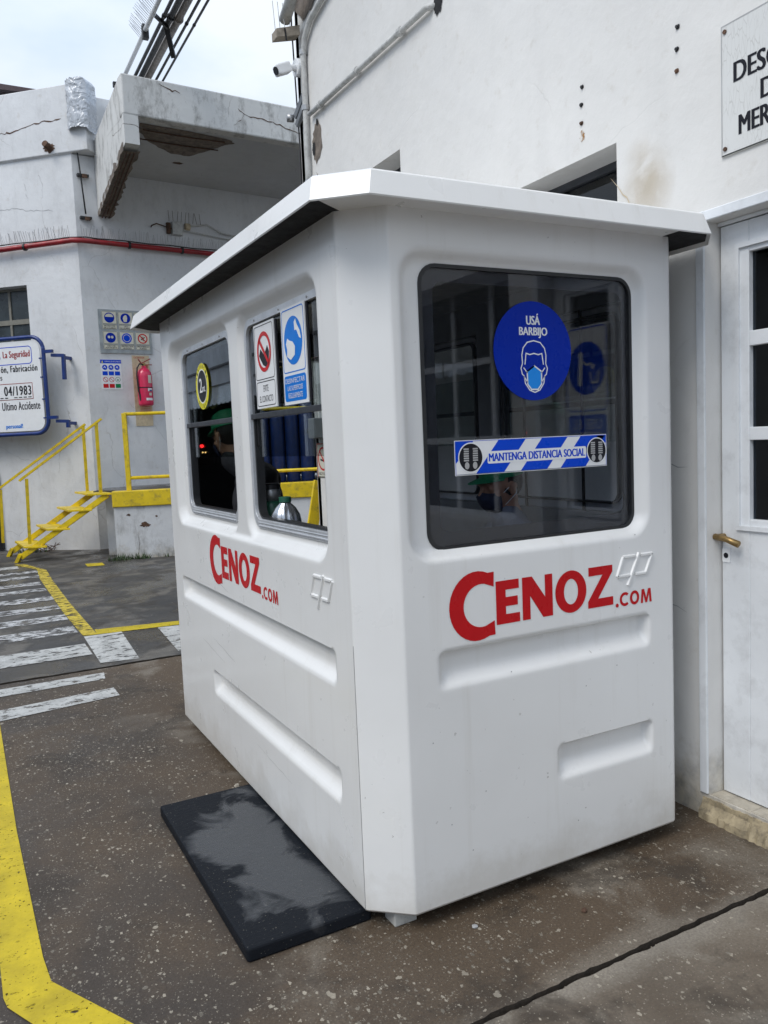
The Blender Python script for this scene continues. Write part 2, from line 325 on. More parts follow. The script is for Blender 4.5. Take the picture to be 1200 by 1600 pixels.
def ground_mat(name, c0, c1, brown, chips=.5, wet=.5, chipc=(.40, .36, .29), pale=0.0, east=False):
    b = NB(name); n = b.noise(.9, 6, .6); col = b.mix(b.ramp(n, .36, .64), c0, c1)
    bf = b.math('MULTIPLY', b.ramp(b.noise(1.7, 6, .65, .4), .42, .60), .75)
    if east:     # the strip beside the building is brown-stained concrete
        s = b.new('ShaderNodeSeparateXYZ'); b.L.new(b.pos, s.inputs[0])
        g = b.ramp(b.math('ADD', b.math('MULTIPLY', s.outputs[0], .5), b.math('MULTIPLY', b.noise(1.4, 5, .6), .6)), .60, .86)
        bf = b.math('MAXIMUM', bf, g)
    col = b.mix(bf, col, brown)
    pf = b.ramp(b.noise(1.9, 8, .62, .5), .50, .60)
    if pale > .45:    # pale, worn lips along the joint
        sj = b.new('ShaderNodeSeparateXYZ'); b.L.new(b.pos, sj.inputs[0]); dj = b.math('ABSOLUTE', b.math('SUBTRACT', sj.outputs[1], 1.737))
        lip = b.math('MULTIPLY', b.ramp(b.math('ADD', dj, b.math('MULTIPLY', b.noise(2.6, 5, .65), .35)), .20, .27, (1,1,1,1), (0,0,0,1)), .85); pf = b.math('MAXIMUM', pf, lip)
    if east: pf = b.math('MULTIPLY', pf, g)
    col = b.mix(b.math('MULTIPLY', pf, pale), col, (.30, .27, .225))
    dk = b.ramp(b.noise(2.6, 7, .66, .5), .53, .62); col = b.mix(b.math('MULTIPLY', dk, .75 if pale > .8 else .6), col, (.036, .028, .021))
    col = b.mix(b.math('MULTIPLY', b.ramp(b.noise(120, 3, .6), .35, .7), .5), col, tuple(x*.5 for x in c0))
    def chip(scale, dens, size, amt, col, seed):
        nn = b.new('ShaderNodeTexNoise'); nn.inputs['Scale'].default_value = scale*1.6; nn.inputs['Detail'].default_value = 3; b.L.new(b.pos, nn.inputs['Vector'])
        sb = b.new('ShaderNodeVectorMath', operation='SUBTRACT'); b.L.new(nn.outputs['Color'], sb.inputs[0]); sb.inputs[1].default_value = (.5, .5, .5)
        sc = b.new('ShaderNodeVectorMath', operation='SCALE'); b.L.new(sb.outputs[0], sc.inputs[0]); sc.inputs['Scale'].default_value = .9/scale
        ad = b.new('ShaderNodeVectorMath', operation='ADD'); b.L.new(b.vec(seed), ad.inputs[0]); b.L.new(sc.outputs[0], ad.inputs[1])
        v = b.vor(scale, v=ad.outputs[0]); s = b.new('ShaderNodeSeparateColor'); b.L.new(v.outputs['Color'], s.inputs[0])
        on = b.math('GREATER_THAN', s.outputs[0], b.math('SUBTRACT', 1, b.math('MULTIPLY', dn, dens))); rad = b.math('MULTIPLY', b.math('POWER', s.outputs[1], 1.6), size)
        f = b.math('MULTIPLY', on, b.math('LESS_THAN', v.outputs['Distance'], rad))
        tone = b.mix(s.outputs[2], tuple(x*.35 for x in chipc), tuple(min(1, x*1.1) for x in chipc))
        return f, b.mix(b.math('MULTIPLY', f, amt), col, tone)
    dn = b.ramp(b.noise(1.3, 4), .32, .62, (.25,.25,.25,1), (1,1,1,1))
    f1, col = chip(34, .10*chips, .42, .6, col, (1, .7, 1)); f0, col = chip(58, .22*chips, .5, .65, col, (.75, 1, 1)); f2, col = chip(95, .5*chips, .6, .75, col, (1, .65, 1)); f3, col = chip(200, .65*chips, .62, .55, col, (1, 1, 1))
    w = b.ramp(b.noise(1.25, 5, .6, .5), .46, .58); rg = b.mix(b.math('MULTIPLY', w, wet), (.70,)*3, (.14,)*3)
    col = b.mix(b.math('MULTIPLY', w, wet*.45), col, (.035, .029, .024), 'MIX')
    nb = b.bump(b.noise(3, 5), .3, .012); nb = b.bump(b.noise(90, 5, .7), .6, .004, nb); nb = b.bump(f1, .35, .003, nb)
    return b.done(col, rg, nb, **{'Specular_IOR_Level': .35})
M_ASP = ground_mat('worn_asphalt', (.052, .041, .033), (.090, .071, .055), (.108, .077, .050), .58, .35, pale=.5, east=True)
M_SLAB = ground_mat('stained_concrete', (.15, .122, .094), (.22, .186, .146), (.110, .083, .058), .40, .3, pale=.9)
M_FARG = ground_mat('wet_dark_concrete', (.048, .047, .047), (.088, .085, .082), (.07, .065, .058), .04, .9, pale=.35)
M_SOIL = simple('joint_dirt', (.028, .021, .015), .95, bump=1, bscale=120)
def paint(name, c, wear, sc=1.0, soft=.05, op=1.0):
    b = NB(name); n = b.noise(9*sc, 8, .72, v=b.vec((1, 1.6, 1))); m = b.math('MULTIPLY', b.ramp(n, wear-.03, wear+soft), op)
    n2 = b.ramp(b.noise(70, 4, .6), .30, .38); m = b.math('MULTIPLY', m, n2)
    col = b.mix(b.ramp(b.noise(5, 6, .7), .35, .7), tuple(x*.62 for x in c), c); b.done(col, .55, b.bump(b.noise(60, 4), .4, .004))
    tr = b.new('ShaderNodeBsdfTransparent'); mx = b.new('ShaderNodeMixShader'); b.L.new(m, mx.inputs[0]); b.L.new(tr.outputs[0], mx.inputs[1]); b.L.new(b.b.outputs[0], mx.inputs[2])
    b.L.new(mx.outputs[0], b.out.inputs[0]); return b.m
M_PW = paint('worn_white_marking', (.56, .56, .54), .42); M_PWF = paint('very_worn_white_marking', (.62, .62, .62), .485)
M_PY = paint('yellow_marking', (.62, .47, .008), .35); M_PYF = paint('worn_yellow_marking', (.66, .50, .05), .45)
def mat_slab():
    b = NB('rubber_step'); n = b.noise(4.2, 5, .55, .8); 
    s = b.new('ShaderNodeSeparateXYZ'); b.L.new(b.pos, s.inputs[0])
    du = b.math('ABSOLUTE', b.math('SUBTRACT', s.outputs[0], .93)); dv = b.math('ABSOLUTE', b.math('SUBTRACT', s.outputs[1], 2.91))
    e = b.math('MAXIMUM', b.math('DIVIDE', du, .205), b.math('DIVIDE', dv, .56))
    f = b.math('ADD', b.math('MULTIPLY', n, .9), b.math('MULTIPLY', b.math('SUBTRACT', 1, e), .42)); w = b.ramp(f, .50, .60)
    col = b.mix(w, (.010, .012, .016), (.034, .037, .042)); col = b.mix(b.math('MULTIPLY', b.ramp(b.noise(160, 2), .70, .72), .6), col, (.3, .28, .24))
    rg = b.mix(w, (.62,)*3, (.22,)*3)
    b.L.new(b.ramp(w, 0, 1, (.12,)*3+(1,), (.75,)*3+(1,)), b.b.inputs['Specular IOR Level']); return b.done(col, rg, b.bump(b.noise(22, 7, .7, v=b.vec((1, 2.2, 1))), .6, .006, b.bump(b.noise(240, 2), .5, .002)))
M_MAT = mat_slab()

# ------------------------------------------------------------ ground
def slab(name, xs, y_lo, y_hi, m, z=0.0, jit=.008, thick=.06):
    """ground slab with ragged edges along y"""
    n = 160; mb = MB(); lo = []; hi = []; x0, x1 = xs
    for i in range(n+1):
        x = x0+(x1-x0)*i/n
        lo.append((x, y_lo+(random.uniform(-jit, jit) if y_lo > -50 else 0))); hi.append((x, y_hi+(random.uniform(-jit, jit) if y_hi < 50 else 0)))
    vs = [(x, y, z) for x, y in lo]+[(x, y, z) for x, y in hi]+[(x, y-.006, z-thick) for x, y in lo]+[(x, y+.006, z-thick) for x, y in hi]
    k = n+1; fs = []
    for i in range(n): fs += [(i, i+1, k+i+1, k+i), (i, 2*k+i, 2*k+i+1, i+1), (k+i, k+i+1, 3*k+i+1, 3*k+i)]
    mb.add(vs, fs); mb.m = [0, 1, 1]*n; return kind(mb.build(name, [m, M_SOIL]))
kind(MB().add([(-400,-400,-.022),(400,-400,-.022),(400,400,-.022),(-400,400,-.022)], [(0,1,2,3)]).build('ground', M_SOIL))
slab('pavement_slab', (-1.5, 2.66), -30, 1.728, M_SLAB, jit=.004)
slab('asphalt_lane', (-1.5, 2.66), 1.750, 6.20, M_ASP, jit=.004)
slab('concrete_yard', (-1.5, 8), 6.235, 40, M_FARG, jit=.01, z=.004)
kind(MB().add([(-300,-300,-.01),(-1.5,-300,-.01),(-1.5,300,-.01),(-300,300,-.01)], [(0,1,2,3)]).build('yard', M_FARG))
def mark(name, pts, m, z=.004, sub=6):
    mb = MB(); mb.add([(x, y, z) for x, y in pts], [tuple(range(len(pts)))]); return kind(mb.build(name, m))
GZ = .008
mark('yellow_line', [(.012,5.40),(.012,2.55),(.02,2.50),(.075,2.392),(.47,1.752),(.60,1.752),(.322,2.242),(.145,2.557),(.135,2.70),(.125,3.70),(.138,5.40)], M_PY)
for pts, m in [([(-1.3,6.03),(-1.3,5.80),(.14,5.875),(.859,5.632),(.87,5.70),(.868,6.075)], None)]: pass
mark('zebra_stripe', [(-1.4,5.85),(.16,5.88),(.845,5.89),(.865,6.07),(.16,6.07),(-1.4,6.05)], M_PW)
mark('zebra_stripe', [(-1.4,5.28),(.14,5.33),(.861,5.428),(.859,5.632),(.14,5.56),(-1.4,5.5)], M_PW)
for y0, y1, xr, m in [(6.67,7.09,.875,M_PW),(7.58,7.90,.885,M_PWF),(8.24,8.53,.885,M_PWF),(8.87,9.13,.885,M_PWF),(9.48,9.78,.89,M_PWF),(10.2,10.43,.885,M_PWF),(10.72,10.98,.87,M_PWF),(11.4,11.62,.92,M_PWF),(11.88,12.1,.94,M_PWF),(12.5,12.78,.74,M_PW)]:
    mark('zebra_stripe', [(-1.4,y0-.03),(xr,y0),(xr,y1),(-1.4,y1)], m, GZ)
mark('white_patch', [(.885,6.35),(1.165,6.30),(1.222,7.35),(.905,7.37)], M_PW, GZ)
mark('white_patch', [(1.475,6.345),(1.86,6.345),(1.90,7.25),(1.53,7.30)], M_PW, GZ)
mark('yellow_line', [(.905,7.42),(1.02,7.44),(1.01,9.15),(1.03,11.04),(1.06,12.04),(.84,13.0),(.71,13.0),(.95,12.19),(.90,11.2),(.885,8.6)], M_PYF, GZ)
mark('yellow_line', [(.905,7.395),(1.72,7.30),(3.2,7.14),(3.2,7.30),(1.77,7.46),(1.03,7.60),(1.022,7.445)], M_PY, GZ)
mark('yellow_patch', [(1.59,11.95),(1.82,11.9),(1.83,12.22),(1.60,12.28)], M_PY, GZ)

# ------------------------------------------------------------ planes
PF = PL((0, 2.17, 0), (1, 0, 0)); PS = PL((1.085, 0, 0), (0, -1, 0)); PW = PL((2.63, 0, 0), (0, -1, 0))
F0 = V(2.075, 13.93, 0)
PLW = PL(F0, (.7431, -.6691, 0)); PBW = PL(F0, (.9945, .1045, 0)); PD = PL((2.06, 12.40, 0), (.9455, -.3256, 0))

# ------------------------------------------------------------ right-hand building
bld = thing('white_building', 'long white plastered building with cracked paint behind the booth, with the glazed door at right', 'building', (2.9, 0, 0))
X = 2.63
WIN = [(-3.33,-2.665,1.75,2.832), (-4.93,-4.515,2.5,3.41), (-.98,.62,1.12,2.5), (.80,2.2,1.12,2.5)]
DOOR = (-2.208, -1.22, .095, 2.385)
mb = MB(); holed(mb, PW, -6.06, 12, 0, 7.2, WIN+[DOOR], -.26, 0)
mb.box(2.89, 9, -12, 6.06, 7.0, 7.2); mb.box(2.63, 9, 6.0, 6.055, 0, 7.0)
mb.build('wall', M_WALL, bld)
MB().box(3.6, 3.7, -12, 6, 0, 7).box(2.9, 3.6, -12, 6, -.02, .09).build('inner_room', M_DARK, bld)
# door recess: frame with jamb, header, two glazed leaves, threshold
f = MB(); f.box(2.621, 2.70, 2.2085, 2.247, .10, 2.425); f.box(2.6215, 2.70, 1.18, 2.2083, 2.386, 2.424); f.box(2.621, 2.70, 1.18, 1.219, .10, 2.385); f.box(2.70, 2.712, 1.22, 2.208, 2.37, 2.3845)
f.build('door_frame', M_TRIM, bld, bevel=.003)
def leaf(ya, yb, near, hnd):
    # ya > yb; stile pane opening
    pa, pb = (ya-.13, yb+.10) if near else (ya-.10, yb+.13)
    m = MB(); zs = [.10, 1.234, 1.541, 1.591, 1.899, 1.955, 2.251, 2.368]
    m.box(2.71, 2.75, pa, ya-.004, .10, 2.368); m.box(2.71, 2.75, yb+.004, pb, .10, 2.368)
    m.box(2.711, 2.749, pb, pa, .10, 1.234); m.box(2.711, 2.749, pb, pa, 1.541, 1.591); m.box(2.711, 2.749, pb, pa, 1.899, 1.955); m.box(2.711, 2.749, pb, pa, 2.251, 2.368)
    d = m.build('door', M_TRIM, bld, bevel=.003)
    t = MB(); o = [(-(pa+.055), 1.19), (-(pb-.055), 1.19), (-(pb-.055), 2.287), (-(pa+.055), 2.287)]; i_ = [(-(pa+.038), 1.208), (-(pb-.038), 1.208), (-(pb-.038), 2.270), (-(pa+.038), 2.270)]
    ringloop(t, PW, o, i_, -.080, -.070); t.build('moulding', M_TRIM, d)
    for z0, z1 in ((1.234,1.541),(1.591,1.899),(1.955,2.251)):
        MB().box(2.733, 2.738, pb, pa, z0, z1).build('pane', M_WGL, d)
    return d
d1 = leaf(2.205, 1.715, True, True); d2 = leaf(1.712, 1.224, False, False)
h = MB(); h.tube([(2.71,2.193,1.158),(2.67,2.193,1.158)], .013, 12); h.tube([(2.672,2.205,1.16),(2.668,2.15,1.155),(2.672,2.095,1.138)], .012, 10, rs=[.013,.012,.014]); h.build('handle', M_BRASS, d1, smooth=True)
h = MB(); h.prism(PL((2.71,0,0),(0,-1,0)), rrect(-2.198,-2.162,1.055,1.112,.004), .0005, .004); h.build('lock_plate', M_WHITE, d1)
MB().disc(PL((2.71,0,0),(0,-1,0)), -2.18, 1.083, .011, .0055).build('keyhole', M_SBLK, d1)
for i, (ya, yb) in enumerate([(2.206,2.02),(2.015,1.83),(1.825,1.64),(1.635,1.45),(1.445,1.225)]):
    pts = [(2.632+random.uniform(0,.014), y) for y in np.linspace(ya, yb, 7)]
    t = MB(); top = [(x, y, .097) for x, y in pts]+[(2.712, yb, .097), (2.712, ya, .097)]; n = len(top)
    t.add(top+[(x, y, .088) for x, y, z in top], [tuple(range(n-1, -1, -1)), tuple(range(n, 2*n))]+[(k, (k+1)%n, n+(k+1)%n, n+k) for k in range(n)]); t.build('threshold_tile', M_TILE, bld)
M_SPL = simple('crumbling_plinth', (.34, .28, .18), .9, var=.35, scale=18, bump=1, bscale=30, dirt=.8)
def plinth(y0, y1, z1, name='plinth'):
    n = 60; mb = MB(); vs = []; fs = []
    for i in range(n+1):
        y = y0+(y1-y0)*i/n; o = .012+.010*random.random()
        q = .004*math.sin(i*.9)*random.random()+.006
        for k, (dx, z) in enumerate([(o+.012+q, -.01), (o+q+.012*random.random(), .03), (o*random.random(), .06), (.004, z1-.006*random.random()), (-.03, z1)]): vs.append((X-dx, y, z))
    for i in range(n):
        for k in range(4): fs.append((i*5+k, i*5+k+1, i*5+5+k+1, i*5+5+k))
    mb.add(vs, fs).build(name, M_SPL, bld, autosmooth=30)
plinth(2.235, 1.2, .086)
for (u0, u1, v0, v1), gl in zip(WIN, (0, 0, 1, 1)):
    w = MB(); P = PW; t = .035
    A = [(u0,v0),(u1,v0),(u1,v1),(u0,v1)]; B = [(u0+t,v0+t),(u1-t,v0+t),(u1-t,v1-t),(u0+t,v1-t)]
    ringloop(w, P, A, B, -.21, -.17)
    if gl:
        for k in range(1, 4): w.pbox(P, u0+(u1-u0)*k/4-.02, u0+(u1-u0)*k/4+.02, v0+t, v1-t, -.205, -.172)
        for k in range(1, 3): w.pbox(P, u0+t, u1-t, v0+(v1-v0)*k/3-.02, v0+(v1-v0)*k/3+.02, -.2035, -.1735)
    
    o = w.build('window', M_TRIM if gl else M_ALUD, bld)
    MB().pbox(P, u0+t, u1-t, v0+t, v1-t, -.192, -.188).build('pane', M_WGL, o)
for y, z in [(2.328,3.155),(2.332,3.073),(2.333,2.992),(2.867,3.14),(2.874,3.065),(2.876,2.986)]:
    m = MB(); ragged(m, PW, -y, z, .013, .012, .002, n=10); m.tube([PW(-y, z, -.01), PW(-y, z, .010)], .006, 8); m.build('bolt', M_CABLE if z > 3 else M_RUST, bld)
# broken plaster patches near the far corner, and cable hole
m = MB(); ragged(m, PW, -5.74, 3.86, .10, .17, .004); m.build('broken_plaster', M_CONC, bld)
for q_ in ((-5.80, 3.83, .03, .06), (-5.72, 4.0, .02, .03)): m = MB(); ragged(m, PW, *q_, .008); m.build('plaster_hole', M_DARK, bld)
m = MB(); ragged(m, PW, -4.02, 4.04, .05, .07, .004); m.build('cable_hole', M_DARK, bld)
for q_ in ((-4.72, 4.62, .28, .10), (-5.8, 5.0, .25, .22)): m = MB(); ragged(m, PW, *q_, .01); m.build('broken_plaster', M_CONC, bld)
def crackline(P, pts, wd, w, parent, m=None, name='crack', jit=.35):
    out = []
    for (a, b) in zip(pts[:-1], pts[1:]):
        L = math.dist(a, b); n = max(3, int(L/.05))
        for i in range(n): t = i/n; out.append((a[0]+(b[0]-a[0])*t+random.uniform(-1,1)*jit*.05, a[1]+(b[1]-a[1])*t+random.uniform(-1,1)*jit*.05))
    out.append(pts[-1]); mb = MB()
    n = len(out); L = []
    for i, c in enumerate(out):
        h = wd/2*(.4+.9*random.random())*(.3 if i in (0, n-1) else 1); L += [P(c[0]-h*.3, c[1]-h, w), P(c[0]+h*.3, c[1]+h, w)]
    mb.add(L, [(2*i, 2*i+2, 2*i+3, 2*i+1) for i in range(n-1)]); return mb.build(name, m or M_RUST, parent)
crackline(PW, [(-5.78,3.66),(-5.70,3.45),(-5.62,3.60)], .012, .004, bld)
crackline(PW, [(-2.52,1.45),(-2.30,1.44)], .003, .003, bld, M_GREYP)
crackline(PW, [(-2.50,.86),(-2.31,.84)], .003, .003, bld, M_GREYP)
def soft_stain():
    b = NB('damp_stain'); v = b.new('ShaderNodeVectorMath', operation='DISTANCE'); mp = b.vec((0, 1, .8)); b.L.new(mp, v.inputs[0]); v.inputs[1].default_value = (0, 2.50, 2.62*.8)
    f = b.math('MULTIPLY', b.ramp(v.outputs['Value'], .03, .17, (1,1,1,1), (0,0,0,1)), b.ramp(b.noise(5, 6, .6, .6), .38, .62)); b.done((.55, .45, .31), .7)
    tr = b.new('ShaderNodeBsdfTransparent'); mx = b.new('ShaderNodeMixShader'); b.L.new(b.math('MULTIPLY', f, .42), mx.inputs[0]); b.L.new(tr.outputs[0], mx.inputs[1]); b.L.new(b.b.outputs[0], mx.inputs[2])
    b.L.new(mx.outputs[0], b.out.inputs[0]); return b.m
m = MB(); m.disc(PW, -2.50, 2.62, .22, .0015, ru=.16); m.build('damp_stain', soft_stain(), bld)
m = MB(); ragged(m, PW, -2.875, 2.93, .02, .03, .0015); m.build('rust_stain', paint('rust_stain', (.45, .22, .05), .45, 3, .1, .8), bld)
crackline(PW, [(-2.70,2.70),(-2.62,2.58),(-2.5,2.50)], .004, .003, bld, M_LAMP)

# wall fittings, each a thing
def pipe(name, label, cat, pts, r, m, group=None, clips=(), n=10, clipm=None):
    pts = [Vector(p) for p in pts]; c = sum(pts, V(0,0,0))/len(pts); t = thing(name, label, cat, c, group)
    MB().tube(pts, r, n).build('tube', m, t, smooth=True)
    for a, d in clips: MB().tube([Vector(a)-Vector(d)*.018, Vector(a)+Vector(d)*.018], r*1.35, n).build('clip', clipm or m, t)
    return t
pipe('conduit', 'thin painted conduit climbing the wall diagonally from the broken plaster corner', 'pipe', [PW(-5.80,4.08,.03),PW(-5.0,4.066,.03),PW(-4.10,4.05,.03),PW(-4.05,4.05,-.02)], .019, M_PIPEW, clips=[(PW(-5.6,4.076,.03),(0,1,0)),(PW(-5.0,4.066,.03),(0,1,0)),(PW(-4.4,4.055,.03),(0,1,0))])
pipe('downpipe', 'white conduit running up the far corner and bending over towards the right', 'pipe', [PW(-5.88,2.5,.03),PW(-5.87,4.0,.03),PW(-5.86,4.52,.03),PW(-5.82,4.64,.03),PW(-5.70,4.72,.03),PW(-5.4,4.78,.03),PW(-4.9,4.86,.03),PW(-3.5,5.1,.03)], .022, M_PIPEW, clips=[(PW(-5.87,3.6,.03),(0,0,1)),(PW(-5.87,4.15,.03),(0,0,1)),(PW(-5.86,4.55,.03),(0,0,1))], clipm=M_STEEL)
pipe('cable', 'thin dark cable hanging down the corner edge beside the security camera', 'cable', [(2.60,6.02,5.6),(2.585,6.02,4.8),(2.60,6.03,4.3),(2.612,6.035,3.9),(2.615,6.04,2.5)], .006, M_CABLE, n=6)
pipe('pipe', 'grey pipe along the broken top of the far wall corner', 'pipe', [(2.52,6.0,4.83),(2.50,5.6,5.0),(2.50,4.6,5.3)], .045, M_PIPEW)
t = thing('spiked_bracket', 'short wooden bracket carrying four upright bird spikes high on the corner', 'bracket', (2.5,5.95,4.68))
MB().hexa([(2.41,5.90,4.65),(2.60,5.90,4.70),(2.60,6.0,4.70),(2.41,6.0,4.65),(2.41,5.90,4.71),(2.60,5.90,4.77),(2.60,6.0,4.77),(2.41,6.0,4.71)]).build('plank', simple('grey_wood', (.30,.26,.21), .8, var=.3, dirt=.5), t)
for x in (2.42, 2.46, 2.50, 2.545): MB().tube([(x,5.95,4.72),(x-.012,5.95,4.93)], .0028, 5).build('spike', M_STEEL, t)
MB().bar((2.475,5.895,4.72),(2.485,5.895,4.635),.01,.01).build('strap', M_CABLE, t)
t = thing('security_camera', 'white security camera on a round wall box at the corner', 'camera', (2.6,5.9,4.45))
MB().tube([(2.63,5.93,4.47),(2.56,5.93,4.465)], .065, 20).build('wall_box', M_WHITE, t, bevel=.006)
MB().tube([(2.57,5.93,4.46),(2.52,5.92,4.46),(2.49,5.91,4.455)], .016, 10, rs=[.03,.016,.014]).build('arm', M_WHITE, t, smooth=True)
m = MB(); m.bar((2.50,5.915,4.45),(2.39,5.90,4.40),.085,.075,mi=0); m.build('housing', M_WHITE, t, bevel=.012)
m = MB(); m.tube([(2.392,5.901,4.401),(2.385,5.90,4.398)], .03, 16); m.build('lens', M_BLACK, t)
t = thing('pulley_clamp', 'dark metal clamp with insulator fixed to the wall edge above the booth', 'clamp', (2.6,6.0,4.15))
MB().bar((2.61,5.90,4.26),(2.59,6.04,4.14),.03,.05).build('strap', M_GREYB, t, bevel=.004); MB().bar((2.61,5.88,4.20),(2.59,6.02,4.07),.03,.04).build('strap', M_GREYB, t, bevel=.004)
MB().tube([(2.58,6.06,4.14),(2.53,6.07,4.14)], .03, 12).build('insulator', M_STEEL, t, smooth=True)
t = thing('switch_box', 'grey electrical box on the wall end seen through the larger side window', 'electrical box', PW(-5.93,1.65,0))
MB().pbox(PW,-6.0,-5.86,1.64,1.80,.001,.09).build('box', M_GREYB, t, bevel=.008); MB().tube([PW(-5.93,1.80,.04),PW(-5.93,2.6,.03)], .012, 8).build('conduit', M_PIPEW, t)
MB().tube([PW(-6.0,1.70,.05),PW(-6.05,1.70,.05)], .03, 12).build('dial', M_BLACK, t)

# crackled sign at the right edge
def crackle():
    b = NB('crackled_sign'); ad = b.new('ShaderNodeMapping'); ad.inputs['Scale'].default_value = (1, 1, .22); b.L.new(b.pos, ad.inputs[0])
    v = b.new('ShaderNodeTexVoronoi'); v.feature = 'DISTANCE_TO_EDGE'; v.inputs['Scale'].default_value = 75; b.L.new(ad.outputs[0], v.inputs['Vector'])
    c = b.math('SUBTRACT', 1, b.ramp(v.outputs['Distance'], .01, .06)); c = b.math('MULTIPLY', c, b.math('MULTIPLY', b.ramp(b.noise(9, 3), .4, .6), .3))
    return b.done(b.mix(c, (.66,.66,.64), (.25,.23,.2)), .45, b.bump(c, .3, .003))
t = thing('wall_sign', 'large crackled white sign with bold black capitals above the door', 'sign', PW(-1.5,2.6,0))
MB().pbox(PW,-2.123,-1.60,2.595,3.06,.003,.008).build('panel', crackle(), t)
m = MB(); m.stroke(PW, [(-2.120,2.598),(-1.603,2.598),(-1.603,3.057),(-2.120,3.057)], .004, .0088, closed=True); m.build('border', M_GREYP, t)
text('DESCARGA', PW, -2.066, -1.665, 2.842, 2.913, .0092, M_SBLK, t, bold=.044)
text('DE', PW, -1.955, -1.865, 2.745, 2.812, .0092, M_SBLK, t, bold=.044)
text('MERCADERIA', PW, -2.045, -1.635, 2.652, 2.722, .0092, M_SBLK, t, bold=.044)
for u, v in ((-2.105,3.035),(-2.105,2.62)): MB().tube([PW(u,v,.004),PW(u,v,.013)], .008, 10).build('screw', M_RUST, t)
# blue litter sign on the second door leaf
t = thing('litter_sign', 'blue and white litter sign with throwing figure on the door glass', 'sign', (2.70,1.45,1.6))
PT = PL((2.70,0,0),(0,-1,0)); MB().pbox(PT,-1.62,-1.33,1.52,2.10,.0,.004).build('panel', M_WHITE, t)
m = MB(); m.stroke(PT, rrect(-1.61,-1.34,1.70,2.09,.03), .006, .0048, closed=True); m.disc(PT,-1.475,1.90,.125,.005); m.poly(PT, rrect(-1.605,-1.345,1.53,1.68,.02), .005); m.build('blue_field', M_STRB, t)
m = MB(); m.disc(PT,-1.44,1.965,.016,.0058); m.stroke(PT,[(-1.44,1.95),(-1.435,1.89),(-1.43,1.82)],.026,.0059); m.stroke(PT,[(-1.44,1.94),(-1.48,1.915),(-1.51,1.92)],.010,.0058); m.stroke(PT,[(-1.56,1.88),(-1.55,1.83),(-1.51,1.83),(-1.50,1.88)],.008,.0058); m.disc(PT,-1.52,1.905,.012,.0058); m.build('figure', M_WHITE, t)
text('USE EL\nCESTO', PT, -1.58,-1.37,1.55,1.66,.0058, M_WHITE, t)

# ------------------------------------------------------------ booth
booth = thing('guard_booth', 'white moulded fibreglass guard booth with red web address and black tinted front window', 'booth', (1.8, 3.4, 0))
def sdf(U, Vv, u0, u1, v0, v1, r):
    cu, cv = (u0+u1)/2, (v0+v1)/2; qx = np.abs(U-cu)-(u1-u0)/2+r; qy = np.abs(Vv-cv)-(v1-v0)/2+r
    return np.hypot(np.maximum(qx,0), np.maximum(qy,0))+np.minimum(np.maximum(qx,qy),0)-r
sm = lambda x: (lambda t: t*t*(3-2*t))(np.clip(x, 0, 1))
def groove(U, Vv, u0, u1, v0, v1):
    r = .028; d = sdf(U, Vv, u0, u1, v0, v1, r)
    inside = sm(-d/.014)
    prof = .036*sm((Vv-v0+.006)/(v1-v0)/.50)                       # slopes in from the bottom, deepest under the top lip
    endsl = sm((U-u0)/.05+.15)*sm((u1-U)/.03+.15)
    return inside*np.maximum(prof*endsl, .004)
def panel(mb, P, u0, u1, v0, v1, depth, holes, st=.009):
    nu = int((u1-u0)/st)+1; nv = int((v1-v0)/st)+1; us = np.linspace(u0, u1, nu); vs = np.linspace(v0, v1, nv); U, W_ = np.meshgrid(us, vs)
    su = us[1]-us[0]; keep = np.ones((nv-1, nu-1), bool)
    for h in holes:
        s = sdf(U, W_, *h); e = 1e-4; gx = (sdf(U+e, W_, *h)-s)/e; gy = (sdf(U, W_+e, *h)-s)/e
        near = np.abs(s) < st*.75; U = np.where(near, U-gx*s, U); W_ = np.where(near, W_-gy*s, W_)
        uc = (U[1:,1:]+U[:-1,:-1]+U[1:,:-1]+U[:-1,1:])/4; vc = (W_[1:,1:]+W_[:-1,:-1]+W_[1:,:-1]+W_[:-1,1:])/4; keep &= sdf(uc, vc, *h) > 0
    D = depth(U, W_); o = np.array(P.o); u_ = np.array(P.u); v_ = np.array(P.v); n_ = np.array(P.n)
    pts = o+U[...,None]*u_+W_[...,None]*v_-D[...,None]*n_; idx = np.arange(nu*nv).reshape(nv, nu)
    q = np.stack([idx[:-1,:-1], idx[:-1,1:], idx[1:,1:], idx[1:,:-1]], -1)[keep]
    used = np.unique(q); mp = np.full(nu*nv, -1); mp[used] = np.arange(len(used)); q = mp[q]
    mb.add(pts.reshape(-1,3)[used].tolist(), q.tolist())
ZB, ZT = .058, 2.335
FH = (1.335, 2.232, 1.238, 2.146, .06)
def d_front(U, Vv):
    s = sdf(U, Vv, 1.238, 2.278, 1.203, 2.192, .095); d = .040*sm(-s/.045)
    d = d+groove(U, Vv, 1.330, 2.272, .785, .912)+groove(U, Vv, 1.812, 2.280, .368, .498)
    return d
W1 = (3.48, 4.32, 1.262, 2.112, .07); W2 = (2.463, 3.28, 1.262, 2.112, .07)
def d_side(Y, Vv):
    s = sdf(Y, Vv, 2.437, 4.447, 1.190, 2.168, .10); d = .018*sm(-s/.03)
    s2 = np.minimum(sdf(Y, Vv, 2.440, 3.322, 1.205, 2.155, .10), sdf(Y, Vv, 3.438, 4.432, 1.205, 2.155, .10)); d = d+.024*sm(-s2/.04)
    return d+groove(Y, Vv, 2.421, 4.44, .780, .905)+groove(Y, Vv, 2.425, 3.93, .366, .49)
FR = .018
sh = MB()
Xl, Xr, Yn, Yf = 1.085, 2.515, 2.17, 4.71; CX, CY = .125, .111
panel(sh, PF, Xl+CX+FR*.4, Xr-CX-FR*.4, ZB+.01, ZT, d_front, [FH])
